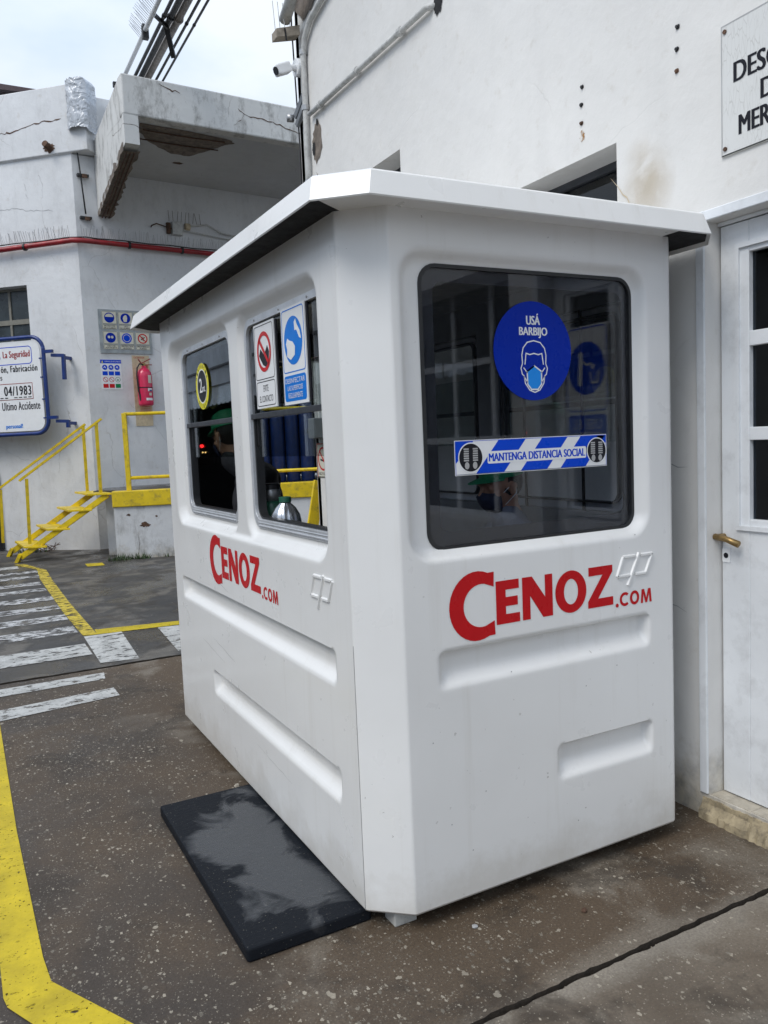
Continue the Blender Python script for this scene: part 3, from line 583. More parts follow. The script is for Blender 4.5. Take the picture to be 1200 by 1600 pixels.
hs = lambda w: (-w[1], -w[0], w[2], w[3], w[4])
panel(sh, PS, -(Yf-CY-FR*.4), -(Yn+CY+FR*.4), ZB+.01, ZT, lambda U, Vv: d_side(-U, Vv), [hs(W1), hs(W2)])
PBK = PL((0, Yf, 0), (-1, 0, 0)); panel(sh, PBK, -(Xr-CX-FR*.4), -(Xl+CX+FR*.4), ZB+.01, ZT, lambda U, Vv: d_front(-U, Vv)*0+.012*sm(-sdf(-U, Vv, 1.53, 2.39, .10, 2.15, .03)/.02), [(-2.36, -1.56, .12, 2.12, .02)], .02)
PRT = PL((Xr, 0, 0), (0, 1, 0)); panel(sh, PRT, Yn+CY+FR*.4, Yf-CY-FR*.4, ZB+.01, ZT, d_side, [W1, W2], .02)
# rounded corner strips
corners = [[(Xl, Yn+CY), (Xl+CX, Yn)], [(Xr-CX, Yn), (Xr, Yn+CY)], [(Xr, Yf-CY), (Xr-CX, Yf)], [(Xl+CX, Yf), (Xl, Yf-CY)]]
dirs = [((0,-1),(1,0)), ((1,0),(0,1)), ((0,1),(-1,0)), ((-1,0),(0,-1))]
def fil(p, din, dout, r, n=5):
    p = Vector(p); a = p-Vector(din)*r*.4; b = p+Vector(dout)*r*.4; return [tuple((a*(1-t)+p*t)*(1-t)+(p*(1-t)+b*t)*t) for t in [i/n for i in range(n+1)]]
outline = []
for (p, q), (din, dout) in zip(corners, dirs):
    mid = (Vector(q)-Vector(p)).normalized(); outline.append(fil(p, din, mid, FR)+fil(q, mid, dout, FR))
for o in outline:
    o = [Vector(p) for p in o]; full = [o[0]]
    vs = []; fs = []; zs = list(np.linspace(ZB+.01, ZT, 40)); n = len(o)
    for z in zs: vs += [(p.x, p.y, z) for p in o]
    for j in range(len(zs)-1):
        for i in range(n-1): fs.append((j*n+i, j*n+i+1, (j+1)*n+i+1, (j+1)*n+i))
    sh.add(vs, fs)
# rolled bottom lip all round
loop = [Vector(p) for o in outline for p in o]; cen = V((Xl+Xr)/2, (Yn+Yf)/2, 0).to_2d(); n = len(loop); vs = []; fs = []
for ins, z in ((0, ZB+.01), (.003, ZB+.003), (.010, ZB), (.07, ZB)):
    for p in loop:
        q = p-cen; s = Vector((math.copysign(1, q.x), math.copysign(1, q.y))); fx = 1 if abs(q.x) > abs(Xr-cen.x)-CX-.02 else abs(q.x)/(Xr-cen.x); fy = 1 if abs(q.y) > (Yf-cen.y)-CY-.02 else abs(q.y)/(Yf-cen.y)
        vs.append((p.x-s.x*ins*fx, p.y-s.y*ins*fy, z))
for k in range(3):
    for i in range(n): j = (i+1) % n; fs.append((k*n+i, (k+1)*n+i, (k+1)*n+j, k*n+j))
sh.add(vs, fs)
shell = sh.build('shell', M_GEL, booth, autosmooth=50)
MB().prism(PL((0,0,0),(1,0,0),(0,1,0)), [(Xl+.03,Yn+CY+.02),(Xl+CX+.02,Yn+.03),(Xr-CX-.02,Yn+.03),(Xr-.03,Yn+CY+.02),(Xr-.03,Yf-CY),(Xr-CX,Yf-.03),(Xl+CX,Yf-.03),(Xl+.03,Yf-CY)], .062, .10).build('floor', simple('booth_floor', (.12,.12,.12), .8), booth)
for q_ in ((1.168,1.252,2.238,2.31),(2.25,2.36,2.26,2.34),(1.19,1.27,4.5,4.6),(2.25,2.36,4.5,4.6)): MB().box(*q_,0,.060).build('foot', simple('grey_foot',(.42,.42,.40),.8,dirt=.4), booth, bevel=.004)
for q_ in ((1.26,2.245,2.245,2.30),(1.28,2.245,4.5,4.55)): MB().box(*q_,.030,.0605).build('skid', simple('grey_foot',(.33,.33,.31),.8), booth)
# seam along the near edge of the chamfer, thin dark line
MB().pbox(PS, -(Yn+CY+.004), -(Yn+CY+.0015), .07, .95, -.002, .0008).build('seam', M_GREYP, booth)
# roof: folded fascia on an eight-sided plan
def octo(x0, x1, y0, y1, cx, cy): return [(x0,y0+cy),(x0+cx,y0),(x1-cx,y0),(x1,y0+cy),(x1,y1-cy),(x1-cx,y1),(x0+cx,y1),(x0,y1-cy)]
rx0, rx1, ry0, ry1 = .958, 2.602, 2.046, 4.88
loops = [(octo(rx0+.012,rx1-.012,ry0+.012,ry1-.012,.125,.115), 2.300), (octo(rx0+.003,rx1-.003,ry0+.003,ry1-.003,.128,.118), 2.286), (octo(rx0,rx1,ry0,ry1,.13,.12), 2.290),
         (octo(rx0+.018,rx1-.018,ry0+.018,ry1-.018,.13,.12), 2.360), (octo(rx0+.024,rx1-.024,ry0+.024,ry1-.024,.13,.12), 2.366), (octo(rx0+.5,rx1-.5,ry0+.5,ry1-.5,.1,.1), 2.43)]
r_ = MB(); vs = []; fs = []
for L_, z in loops: vs += [(x, y, z) for x, y in L_]
for k in range(len(loops)-1):
    for i in range(8): j = (i+1) % 8; fs.append((k*8+i, k*8+j, (k+1)*8+j, (k+1)*8+i))
fs.append(tuple(range(40, 48))); r_.add(vs, fs); roof = r_.build('roof', M_GEL, booth)
o_ = octo(rx0+.012,rx1-.012,ry0+.012,ry1-.012,.125,.115); PH = PL((0,0,0),(1,0,0),(0,1,0))
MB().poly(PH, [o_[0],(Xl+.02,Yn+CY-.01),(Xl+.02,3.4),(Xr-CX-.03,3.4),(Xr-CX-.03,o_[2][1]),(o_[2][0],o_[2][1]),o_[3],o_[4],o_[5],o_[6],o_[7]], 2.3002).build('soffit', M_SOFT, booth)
MB().poly(PH, [o_[0],o_[1],(Xr-CX-.03,o_[2][1]),(Xr-CX-.03,3.4),(Xl+.02,3.4),(Xl+.02,Yn+CY-.01)], 2.3003).build('front_soffit', M_GEL, booth)
# lining (interior faces), with the openings kept
ln = MB(); holed(ln, PF, 1.16, 2.44, .10, 2.30, [(1.33,2.235,1.235,2.15)], -.085, -.075); ln.build('lining', M_LINE, booth)
ln = MB(); holed(ln, PS, -4.62, -2.26, .10, 2.30, [(-4.33,-3.47,1.255,2.12),(-3.29,-2.455,1.255,2.12)], -.085, -.075); ln.build('lining', M_LINE, booth)
ln = MB(); holed(ln, PBK, -2.44, -1.16, .10, 2.30, [(-2.36,-1.56,.12,2.12)], -.085, -.075); ln.build('lining', M_BLACK, booth)
ln = MB(); holed(ln, PRT, 2.26, 4.62, .10, 2.30, [(3.47,4.33,1.255,2.12),(2.455,3.29,1.255,2.12)], -.085, -.075); ln.build('lining', M_LINE, booth)
MB().box(1.16,2.44,2.25,4.63,2.27,2.28).build('ceiling_lining', M_LINE, booth)
for y in (2.7, 3.1, 3.42, 3.9, 4.35): MB().box(2.432,2.44,y-.006,y+.006,.1,2.27).build('panel_joint', M_BLACK, booth)
MB().box(1.175,1.36,2.34,3.86,1.205,1.235).build('counter', simple('counter_top',(.10,.10,.10),.5), booth, bevel=.004)
# front window: tinted glass with black border, rubber edge
fwn = MB(); A = rrect(FH[0]-.004,FH[1]+.004,FH[2]-.004,FH[3]+.004,.064); B = rrect(FH[0]+.008,FH[1]-.008,FH[2]+.008,FH[3]-.008,.054)
ringloop(fwn, PF, A, B, -.05, -.036); fw_ = fwn.build('window', M_RUB, booth)
m = MB(); m.prism(PF, rrect(FH[0]+.004,FH[1]-.004,FH[2]+.004,FH[3]-.004,.056), -.047, -.0415); m.build('pane', M_TINT, fw_)
m = MB(); B = rrect(FH[0]+.055,FH[1]-.035,FH[2]+.055,FH[3]-.05,.035); A = rrect(FH[0]+.006,FH[1]-.006,FH[2]+.006,FH[3]-.006,.055); ringloop(m, PF, A, B, -.053, -.049); m.build('black_border', M_BLACK, fw_)
# side windows: aluminium frames with sliding sashes
def side_window(Wd, P, sgn, name='window'):
    y0, y1, z0, z1, r = Wd; u0, u1 = (-y1, -y0) if sgn < 0 else (y0, y1)
    m = MB(); A = rrect(u0-.005,u1+.005,z0-.005,z1+.005,r+.004); B = rrect(u0+.020,u1-.020,z0+.032,z1-.022,r-.018); ringloop(m, P, A, B, -.062, -.036)
    m.pbox(P, u0+.06, u1-.06, z0+.003, z0+.009, -.036, -.032); m.pbox(P, u0+.05, u1-.05, z0+.018, z0+.021, -.036, -.033)
    o = m.build(name, M_ALU, booth, bevel=.0015)
    m = MB(); A = rrect(u0+.020,u1-.020,z0+.032,z1-.022,r-.018); B = rrect(u0+.030,u1-.030,z0+.040,z1-.032,r-.028); ringloop(m, P, A, B, -.085, -.050); m.build('gasket', M_RUB, o)
    zm = 1.722
    MB().pbox(P, u0+.022, u1-.022, zm-.011, zm+.011, -.056, -.040).build('sash_rail', M_ALUD, o, bevel=.002)
    MB().add([P(*p, -.048) for p in [(u0+.03,zm+.01),(u1-.03,zm+.01)]+[(a, b) for a, b in rrect(u0+.028,u1-.028,1.8,z1-.030,r-.03) if b > 1.85]], [tuple(range(2+len([1 for a, b in rrect(u0+.028,u1-.028,1.8,z1-.030,r-.03) if b > 1.85])))]).build('pane', M_GLASS, o)
    MB().pbox(P, u0+.035, u1-.035, 1.555, 1.90, -.068, -.064).build('pane', M_GLASS, o)
    MB().pbox(P, u0+.033, u0+.045, 1.60, 1.71, -.075, -.058).build('latch', M_BLACK, o, bevel=.003)
    for k in range(3): MB().tube([P(u0+(u1-u0)*(k+.5)/3, z1-.009, -.037), P(u0+(u1-u0)*(k+.5)/3, z1-.009, -.033)], .004, 8).build('rivet', M_STEEL, o)
    return o
side_window(W1, PS, -1); side_window(W2, PS, -1); side_window(W1, PRT, 1); side_window(W2, PRT, 1)
m = MB(); ringloop(m, PBK, rrect(-2.365,-1.555,.115,2.125,.02), rrect(-2.345,-1.575,.135,2.105,.015), -.09, -.004); m.build('door_frame', M_RUB, booth)
lm = bpy.data.materials.new('red_glow'); lm.use_nodes = True; lm.node_tree.nodes['Principled BSDF'].inputs['Emission Color'].default_value = (1,.02,.02,1); lm.node_tree.nodes['Principled BSDF'].inputs['Emission Strength'].default_value = 4
lm2 = bpy.data.materials.new('amber_glow'); lm2.use_nodes = True; lm2.node_tree.nodes['Principled BSDF'].inputs['Emission Color'].default_value = (1,.6,.2,1); lm2.node_tree.nodes['Principled BSDF'].inputs['Emission Strength'].default_value = 3
pb = MB().box(1.22,1.36,4.60,4.633,1.50,1.68).build('light_mount', M_BLACK, booth, bevel=.004)  # black box added to carry the small glowing red and amber spots
MB().tube([(1.281,4.603,1.613),(1.281,4.592,1.613)], .010, 14).build('red_light', lm, pb); MB().tube([(1.285,4.603,1.576),(1.285,4.596,1.576)], .004, 10).build('amber_light', lm2, pb); MB().tube([(1.302,4.603,1.576),(1.302,4.596,1.576)], .004, 10).build('amber_light', lm2, pb)
# web address, built from outlines
def logo(P, u0, zb, s, parent):
    T = lambda u, v: (u0+u*s, zb+v*s)
    b = MB(); W_ = .0012
    # C (0..180, 0..230)
    def arc(cx, cy, rx, ry, a0, a1, n=22): return [(cx+rx*math.cos(R(a0+(a1-a0)*i/n)), cy+ry*math.sin(R(a0+(a1-a0)*i/n))) for i in range(n+1)]
    C_ = arc(.107,.115,.107,.115, 58, 302)+[(.180,.010),(.166,.062)]
    Ci = arc(.116,.115,.063,.076, -62, -298)
    outer = [(.180,.222)]+[p for p in arc(.110,.115,.110,.116, 66, 294)]+[(.180,.010)]
    inner = [(.178,.058)]+arc(.128,.115,.072,.072, -80, -280)+[(.178,.172)]
    n = min(len(outer), len(inner)); 
    inn = inner[::-1]
    L_ = []
    for a, c in zip(outer, inn): L_ += [P(*T(*a), W_), P(*T(*c), W_)]
    b.add(L_, [(2*i, 2*i+1, 2*i+3, 2*i+2) for i in range(n-1)])
    y0, y1 = .040, .187
    def poly(pts): b.poly(P, [T(*p) for p in pts], W_)
    poly([(.186,y0),(.284,y0),(.284,y0+.032),(.226,y0+.032),(.226,y0+.059),(.276,y0+.059),(.276,y0+.090),(.226,y0+.090),(.226,y1-.032),(.282,y1-.032),(.282,y1),(.186,y1)])
    poly([(.296,y0),(.329,y0),(.329,y1-.066),(.384,y0),(.427,y0),(.427,y1),(.394,y1),(.394,y0+.070),(.338,y1),(.296,y1)])
    b2 = arc(.510,.1125,.071,.0755, 0, 360, 36); b3 = arc(.510,.1125,.032,.0455, 0, 360, 36); L_ = []
    for a, c in zip(b2, b3): L_ += [P(*T(*a), W_), P(*T(*c), W_)]
    b.add(L_, [(2*i, 2*i+1, 2*i+3, 2*i+2) for i in range(36)])
    poly([(.588,y0),(.708,y0),(.708,y0+.031),(.636,y0+.031),(.706,y1-.024),(.706,y1),(.592,y1),(.592,y1-.031),(.658,y1-.031),(.588,y0+.024)])
    o = b.build('web_address', M_LRED, parent)
    s_ = .05; c = MB(); yb = .026; h = .052
    c.disc(P, *T(.727, yb+.007), .0075*s, W_, n=14)
    c.ring(P, *T(.766, yb+h/2), h/2*s, .0155*s, W_, 20, 48, 312)
    A = arc(.814, yb+h/2, .0235, .0265, 0, 360, 24); B = arc(.814, yb+h/2, .012, .0155, 0, 360, 24); L_ = []
    for a, d in zip(A, B): L_ += [P(*T(*a), W_), P(*T(*d), W_)]
    c.add(L_, [(2*i, 2*i+1, 2*i+3, 2*i+2) for i in range(24)])
    x = .845; c.poly(P, [T(*p) for p in [(x,yb),(x+.011,yb),(x+.0135,yb+.034),(x+.0235,yb),(x+.0325,yb),(x+.0425,yb+.034),(x+.045,yb),(x+.056,yb),(x+.051,yb+h),(x+.038,yb+h),(x+.028,yb+.018),(x+.018,yb+h),(x+.005,yb+h)]], W_)
    c.build('web_suffix', M_LRED, parent)
logo(PF, 1.379, .929, 1.0, booth)
logo(PS, -3.867, .950, 1.025, booth)
def emblem(P, u0, z0, s, parent):
    b = MB(); T = lambda p: (u0+p[0]*s, z0+p[1]*s)
    def st(pts, wd=.015):
        n = len(pts)
        for a, c in zip(pts[:-1], pts[1:]):
            a = Vector(T(a)); c = Vector(T(c)); d = (c-a).normalized(); q = Vector((-d.y, d.x))*wd/2*s
            A = [tuple(a-q), tuple(c-q), tuple(c+q), tuple(a+q)]; q = q*.45; B = [tuple(a-q), tuple(c-q), tuple(c+q), tuple(a+q)]
            b.add([P(x, y, -.001) for x, y in A]+[P(x, y, .0065) for x, y in B], [(4,5,6,7),(0,1,5,4),(1,2,6,5),(2,3,7,6),(3,0,4,7)])
    st([(.093,.107),(.034,.107),(.004,.038),(.064,.038)])
    st([(.113,.116),(.055,.0)]); st([(.122,.107),(.180,.107),(.146,.038),(.092,.038)])
    return b.build('emblem', M_GEL, parent)
for a_, c_, w_ in (((-3.95,1.00),(-3.60,.93),.0022),((-3.90,.66),(-3.55,.61),.0025),((-4.10,.62),(-3.72,.57),.0018),((-3.3,.30),(-2.9,.27),.002)):
    crackline(PS, [a_, c_], w_, .0006, booth, M_GREYP, 'scratch', .05)
for u_, z_ in ((1.30,.62),(1.36,.33),(1.50,.41),(1.62,.80),(1.95,.69),(2.10,.74),(2.20,1.215),(1.44,.22),(1.9,.2)):
    m = MB(); m.disc(PF, u_, z_, .0026, .0006, n=9); m.build('scuff', M_GREYP, booth)
emblem(PF, 2.104, 1.030, 1.0, booth); emblem(PS, -2.607, 1.03, 1.05, booth)

# ------------------------------------------------------------ stickers and plates on the booth windows
PG = PL((0, 2.2105, 0), (1, 0, 0))
t = thing('round_sticker', 'round blue sticker asking to wear a mask, on the tinted front window', 'sticker', (1.782, 2.21, 1.716))
MB().disc(PG, 1.782, 1.882, .167, .0012, n=64).build('disc', M_SBLUE, t)
text('USÁ', PG, 1.755, 1.812, 1.970, 2.008, .0018, M_WHITE, t, bold=.034); text('BARBIJO', PG, 1.724, 1.843, 1.926, 1.962, .0018, M_WHITE, t, bold=.034)
m = MB(); cx, cz = 1.784, 1.828; w = .0018
def mir(pts): return [(cx-(u-cx), v) for u, v in pts]
head = [(cx-.050,cz+.012),(cx-.052,cz+.04),(cx-.046,cz+.064),(cx-.028,cz+.083),(cx,cz+.089),(cx+.028,cz+.083),(cx+.046,cz+.064),(cx+.052,cz+.04),(cx+.050,cz+.012)]
m.stroke(PG, head, .004, w); hair = [(cx-.040,cz+.008),(cx-.034,cz+.046),(cx-.018,cz+.042),(cx,cz+.046),(cx+.018,cz+.042),(cx+.034,cz+.046),(cx+.040,cz+.008)]; m.stroke(PG, hair, .004, w)
ear = [(cx-.050,cz+.012),(cx-.057,cz-.004),(cx-.052,cz-.024),(cx-.042,cz-.032)]; m.stroke(PG, ear, .004, w); m.stroke(PG, mir(ear), .004, w)
jaw = [(cx-.044,cz-.03),(cx-.040,cz-.055),(cx-.022,cz-.078),(cx,cz-.086)]; m.stroke(PG, jaw, .004, w); m.stroke(PG, mir(jaw), .004, w)
st_ = [(cx-.046,cz-.002),(cx-.030,cz-.020)]; m.stroke(PG, st_, .004, w); m.stroke(PG, mir(st_), .004, w); st_ = [(cx-.043,cz-.034),(cx-.030,cz-.052)]; m.stroke(PG, st_, .004, w); m.stroke(PG, mir(st_), .004, w)
mk = [(cx-.031,cz-.015),(cx,cz+.004),(cx+.031,cz-.015),(cx+.030,cz-.058),(cx+.014,cz-.076),(cx-.014,cz-.076),(cx-.030,cz-.058)]; m.stroke(PG, mk, .005, w, closed=True); m.build('face_outline', M_WHITE, t)
MB().poly(PG, [(cx+(u-cx)*.93, cz-.036+(v-cz+.036)*.93) for u, v in mk], .0015).build('mask_picture', M_MASKB, t)
t = thing('distance_strip', 'blue and white striped strip with two black footprint discs on the tinted window', 'sticker', (1.776, 2.21, 1.473))
u0, u1, v0, v1 = 1.447, 2.106, 1.474, 1.589
MB().pbox(PG, u0, u1, v0, v1, .0004, .0012).build('strip', M_WHITE, t)
m = MB(); vm = (v0+v1)/2; H_ = v1-v0-.008
def band(c): # slanted band across the strip
    a, b = v0+.004, v1-.004; k = .10; m.poly(PG, [(max(u0+.004,c), a), (c+.105, a), (c+.105+k, b), (c+k, b)], .0016)
m.poly(PG, [(u0+.004,v1-.004),(u0+.075,v1-.004),(u0+.004,v1-.075)], .0016)
for c in (1.53, 1.715, 1.89): m.poly(PG, [(c,v0+.004),(c+.115,v0+.004),(c+.115+.094,v1-.004),(c+.094,v1-.004)], .0016)
m.poly(PG, [(u1-.125,v0+.05),(u1-.04,v1-.004),(u1-.004,v1-.004),(u1-.004,v1-.03),(u1-.06,v0+.05)], .0016)
m.stroke(PG, [(u0+.003,v0+.003),(u1-.003,v0+.003),(u1-.003,v1-.003),(u0+.003,v1-.003)], .0015, .0018, closed=True); m.build('stripe', M_STRB, t)
MB().poly(PG, rrect(1.577,2.008,1.508,1.549,.006), .002).build('text_field', M_WHITE, t)
text('MANTENGA DISTANCIA SOCIAL', PG, 1.583, 2.002, 1.515, 1.542, .0025, M_STRB, t, bold=.047)
for cx_, r_c in ((1.510,.050),(2.058,.047)):
    m = MB(); m.disc(PG, cx_, vm, r_c, .0021); m.build('disc_rim', M_WHITE, t); m = MB(); m.disc(PG, cx_, vm, r_c*.92, .0024); d = m.build('footprint_disc', M_SBLK, t)
    m = MB()
    for s in (-1, 1):
        for k in range(6): m.pbox(PG, cx_+s*.018-.010+.001*k*(k<2), cx_+s*.018+.010, vm+.026-.0075*k, vm+.031-.0075*k, .0026, .0028)
        m.disc(PG, cx_+s*.016, vm-.026, .012, .0027, ru=.009, n=16)
    m.build('footprint', M_GREYP, d)
PG2 = PL((1.1265, 0, 0), (0, -1, 0))
t = thing('round_distance_sticker', 'oval yellow and black sticker reading 2 mt on the smaller side window', 'sticker', (1.13, 3.96, 1.79))
MB().disc(PG2, -3.962, 1.905, .113, .0010, n=48).build('disc', M_SYEL, t); MB().ring(PG2, -3.962, 1.905, .084, .078, .0016).build('rim', M_WHITE, t); MB().disc(PG2, -3.962, 1.905, .078, .0018).build('centre', M_SBLK, t)
text('2', PG2, -4.005, -3.962, 1.875, 1.945, .0024, M_WHITE, t, bold=.047); text('mt.', PG2, -3.957, -3.905, 1.877, 1.905, .0024, M_WHITE, t, bold=.034)
def arctext(body, P, cu, cv, r, a0, a1, h, m, parent, flip=False):
    for i, ch in enumerate(body):
        if ch == ' ': continue
        a = R(a0+(a1-a0)*i/(len(body)-1)); c = P(cu+r*math.cos(a), cv+r*math.sin(a), 0); ra = -math.pi/2+a if not flip else a+math.pi/2
        Q = PL(c, P.u*math.cos(ra)+P.v*math.sin(ra), P.v*math.cos(ra)-P.u*math.sin(ra)); text(ch, Q, -h*.32, h*.32, -h/2, h/2, .0018, m, parent, name='letter')
arctext('DISTANCIA', PG2, -3.962, 1.905, .098, 155, 25, .018, M_SBLK, t); arctext('SOCIAL', PG2, -3.962, 1.905, .098, 230, 310, .018, M_SBLK, t, True)
def plate(name, label, u0, u1, v0, v1):
    t = thing(name, label, 'sign', (1.12, -(u0+u1)/2, v0)); MB().pbox(PG2, u0, u1, v0, v1, .003, .009).build('panel', M_WHITE, t, bevel=.001)
    MB().pbox(PG2, u1-.006, u1+.012, v0+.01, v1-.004, -.003, .0025).build('dark_edge', M_SBLK, t); return t  # black strip showing along the right edge of the plate
t = plate('no_contact_sign', 'white plate with red prohibition circle over a handshake, left of the blue disinfection plate', -3.150, -2.925, 1.748, 2.080)
w = .0096; P = PG2
m = MB(); m.stroke(P, rrect(-3.140,-2.935,1.862,2.070,.012), .003, w, closed=True); m.stroke(P, rrect(-3.140,-2.935,1.758,1.852,.012), .003, w, closed=True)
text('EVITE', P, -3.065,-3.010,1.812,1.838,w, M_SBLK, t); text('EL CONTACTO', P, -3.112,-2.963,1.772,1.797,w, M_SBLK, t)
c = (-3.0375, 1.967)
m.poly(P, [(c[0]-.058,c[1]-.012),(c[0]-.040,c[1]+.014),(c[0]+.0,c[1]-.012),(c[0]+.038,c[1]+.022),(c[0]+.056,c[1]-.004),(c[0]+.046,c[1]-.040),(c[0]+.018,c[1]-.062),(c[0]-.018,c[1]-.05)], w); m.build('black_print', M_SBLK, t)
m = MB(); m.ring(P, *c, .078, .062, w+.0008); m.stroke(P, [(c[0]-.048,c[1]+.048),(c[0]+.048,c[1]-.048)], .016, w+.0008); m.build('prohibition_ring', M_SRED, t)
t = plate('disinfection_sign', 'taller white and blue plate showing hands being sprayed, right of the handshake plate', -2.845, -2.620, 1.745, 2.095)
m = MB(); m.stroke(P, rrect(-2.835,-2.630,1.862,2.085,.014), .004, w, closed=True); m.poly(P, rrect(-2.835,-2.630,1.757,1.850,.014), w); m.disc(P, -2.7325, 1.972, .086, w); m.build('blue_field', M_SKYB, t)
m = MB(); m.poly(P, [(-2.80,1.965),(-2.79,1.945),(-2.795,1.92),(-2.76,1.905),(-2.72,1.92),(-2.715,1.95),(-2.735,1.968),(-2.765,1.975),(-2.785,1.985)], w+.0008)
m.poly(P, [(-2.715,2.035),(-2.70,2.045),(-2.69,2.025),(-2.665,2.0),(-2.655,1.97),(-2.672,1.975),(-2.695,2.005),(-2.712,2.005)], w+.0008); m.build('hands', M_WHITE, t)
text('DESINFECTAR', P, -2.825,-2.640,1.822,1.840,w+.0008, M_WHITE, t); text('LAS SUPERFICIES', P, -2.805,-2.66,1.796,1.813,w+.0008, M_WHITE, t); text('REGULARMENTE', P, -2.80,-2.665,1.768,1.787,w+.0008, M_WHITE, t)
t = thing('no_smoking_sign', 'small cream no smoking sign on the wall end seen through the side window', 'sign', PW(-5.92,1.33,0))
MB().pbox(PW,-6.035,-5.805,1.325,1.60,.001,.005).build('panel', M_CREAM, t); m = MB(); m.stroke(PW, [(-6.03,1.33),(-5.81,1.33),(-5.81,1.595),(-6.03,1.595)], .006,.006,closed=True); m.ring(PW,-5.92,1.475,.095,.08,.006); m.stroke(PW,[(-5.98,1.535),(-5.86,1.415)],.016,.0062); m.build('prohibition_ring', M_SRED, t)
m = MB(); m.stroke(PW,[(-5.97,1.47),(-5.87,1.45)],.014,.0058); m.stroke(PW,[(-5.89,1.47),(-5.90,1.50),(-5.88,1.53)],.006,.0058); m.build('cigarette', M_SBLK, t); text('NO FUMAR', PW,-6.01,-5.83,1.345,1.368,.006, M_SBLK, t)
t = thing('yellow_board', 'yellow painted board leaning beside the wall end behind the booth', 'board', (2.62,6.2,0))
MB().hexa([(2.36,6.15,0),(2.46,6.15,0),(2.46,6.18,0),(2.36,6.18,0),(2.645,6.15,1.30),(2.735,6.15,1.27),(2.735,6.18,1.27),(2.645,6.18,1.30)]).build('plank', M_YEL, t, bevel=.003)

# bottles on the counter
t = thing('thermos', 'green thermos flask with steel cup and black stopper on the booth counter', 'thermos', (1.225,3.34,1.235))
c = (1.225,3.34,1.235); MB().lathe(c, [(.050,0),(.054,.01),(.054,.10),(.050,.115),(.042,.125)]).build('flask', M_THG, t, smooth=True); MB().lathe(c, [(.040,.122),(.041,.175),(.038,.178)]).build('cup', M_STEEL, t, smooth=True); MB().lathe(c, [(.043,.175),(.043,.195),(.036,.20)]).build('stopper', M_BLACK, t)
t = thing('ribbed_bottle', 'fat ribbed silver bottle with green screw cap beside the thermos', 'bottle', (1.215,3.15,1.235))
b_ = MB(); n = 48; prof = [(.045,0),(.058,.015),(.063,.045),(.058,.075),(.042,.105),(.024,.122),(.022,.13)]; vs = []; fs = []
for (r, z) in prof:
    for j in range(n): a = 2*math.pi*j/n; rr = r*(1+.035*math.cos(12*a)); vs.append((1.215+rr*math.cos(a), 3.15+rr*math.sin(a), 1.235+z))
for i in range(len(prof)-1):
    for j in range(n): fs.append((i*n+j, i*n+(j+1)%n, (i+1)*n+(j+1)%n, (i+1)*n+j))
fs.append(tuple(range((len(prof)-1)*n, len(prof)*n))); b_.add(vs, fs).build('bottle_body', simple('silver_bottle',(.45,.47,.50),.2,.8), t, smooth=True)
MB().lathe((1.215,3.15,1.235), [(.026,.128),(.026,.148),(.022,.150)]).build('cap', M_THG, t)

# ------------------------------------------------------------ people
def capsule(mb, a, b, ra, rb, n=14):
    a = Vector(a); b = Vector(b); d = b-a; L = d.length; d = d.normalized() if L > 1e-6 else V(0,0,1); pts = []; rs = []
    for k in range(5): th = math.pi/2*(1-k/4.0001); pts.append(a-d*ra*math.sin(th)); rs.append(max(.0008, ra*math.cos(th)))
    for k in range(5): th = math.pi/2*(k/4.0001); pts.append(b+d*rb*math.sin(th)); rs.append(max(.0008, rb*math.cos(th)))
    mb.tube(pts, 1, n, rs=rs)
def ell(mb, c, rx, ry, rz, M=None, n=20, k=12):
    c = Vector(c); vs = []; fs = []
    for i in range(1, k):
        th = math.pi*i/k
        for j in range(n):
            p = V(rx*math.sin(th)*math.cos(2*math.pi*j/n), ry*math.sin(th)*math.sin(2*math.pi*j/n), rz*math.cos(th)); vs.append(c+(M@p if M else p))
    t_ = len(vs); vs += [c+(M@V(0,0,rz) if M else V(0,0,rz)), c+(M@V(0,0,-rz) if M else V(0,0,-rz))]
    for i in range(k-2):
        for j in range(n): fs.append((i*n+j, (i+1)*n+j, (i+1)*n+(j+1)%n, i*n+(j+1)%n))
    for j in range(n): fs += [(t_, j, (j+1)%n), (t_+1, (k-2)*n+(j+1)%n, (k-2)*n+j)]
    mb.add(vs, fs)
def remesh(o, vox, smooth=2):
    m = o.modifiers.new('remesh', 'REMESH'); m.mode = 'VOXEL'; m.voxel_size = vox; m.use_smooth_shade = True
    s = o.modifiers.new('smooth', 'SMOOTH'); s.iterations = smooth; s.factor = .5
def hand(mb, w, d, side, down, curl=.5):
    """palm plus five separate bent fingers; w wrist, d pointing direction, side thumb side"""
    d = Vector(d).normalized(); side = Vector(side).normalized(); dn = Vector(down).normalized(); w = Vector(w)
    for k in range(4): capsule(mb, w+side*(.024-.016*k)*.8, w+d*.075+side*(.030-.020*k), .015, .0115, 8)
    for k, L in enumerate((.070, .078, .072, .056)):
        a = w+d*.082+side*(.030-.020*k); b = a+(d*(1-curl*.3)+dn*curl*.6).normalized()*L*.45; c = b+(d*(1-curl)+dn*curl).normalized()*L*.32; e = c+(d*(1-curl*1.5)+dn*curl).normalized()*L*.25
        capsule(mb, a, b, .0095, .009, 8); capsule(mb, b, c, .009, .008, 8); capsule(mb, c, e, .008, .007, 8)
    a = w+side*.022+d*.02; b = a+(side*.8+d*.8).normalized()*.045; c = b+(d+side*.2).normalized()*.035; capsule(mb, a, b, .012, .011, 8); capsule(mb, b, c, .011, .009, 8)
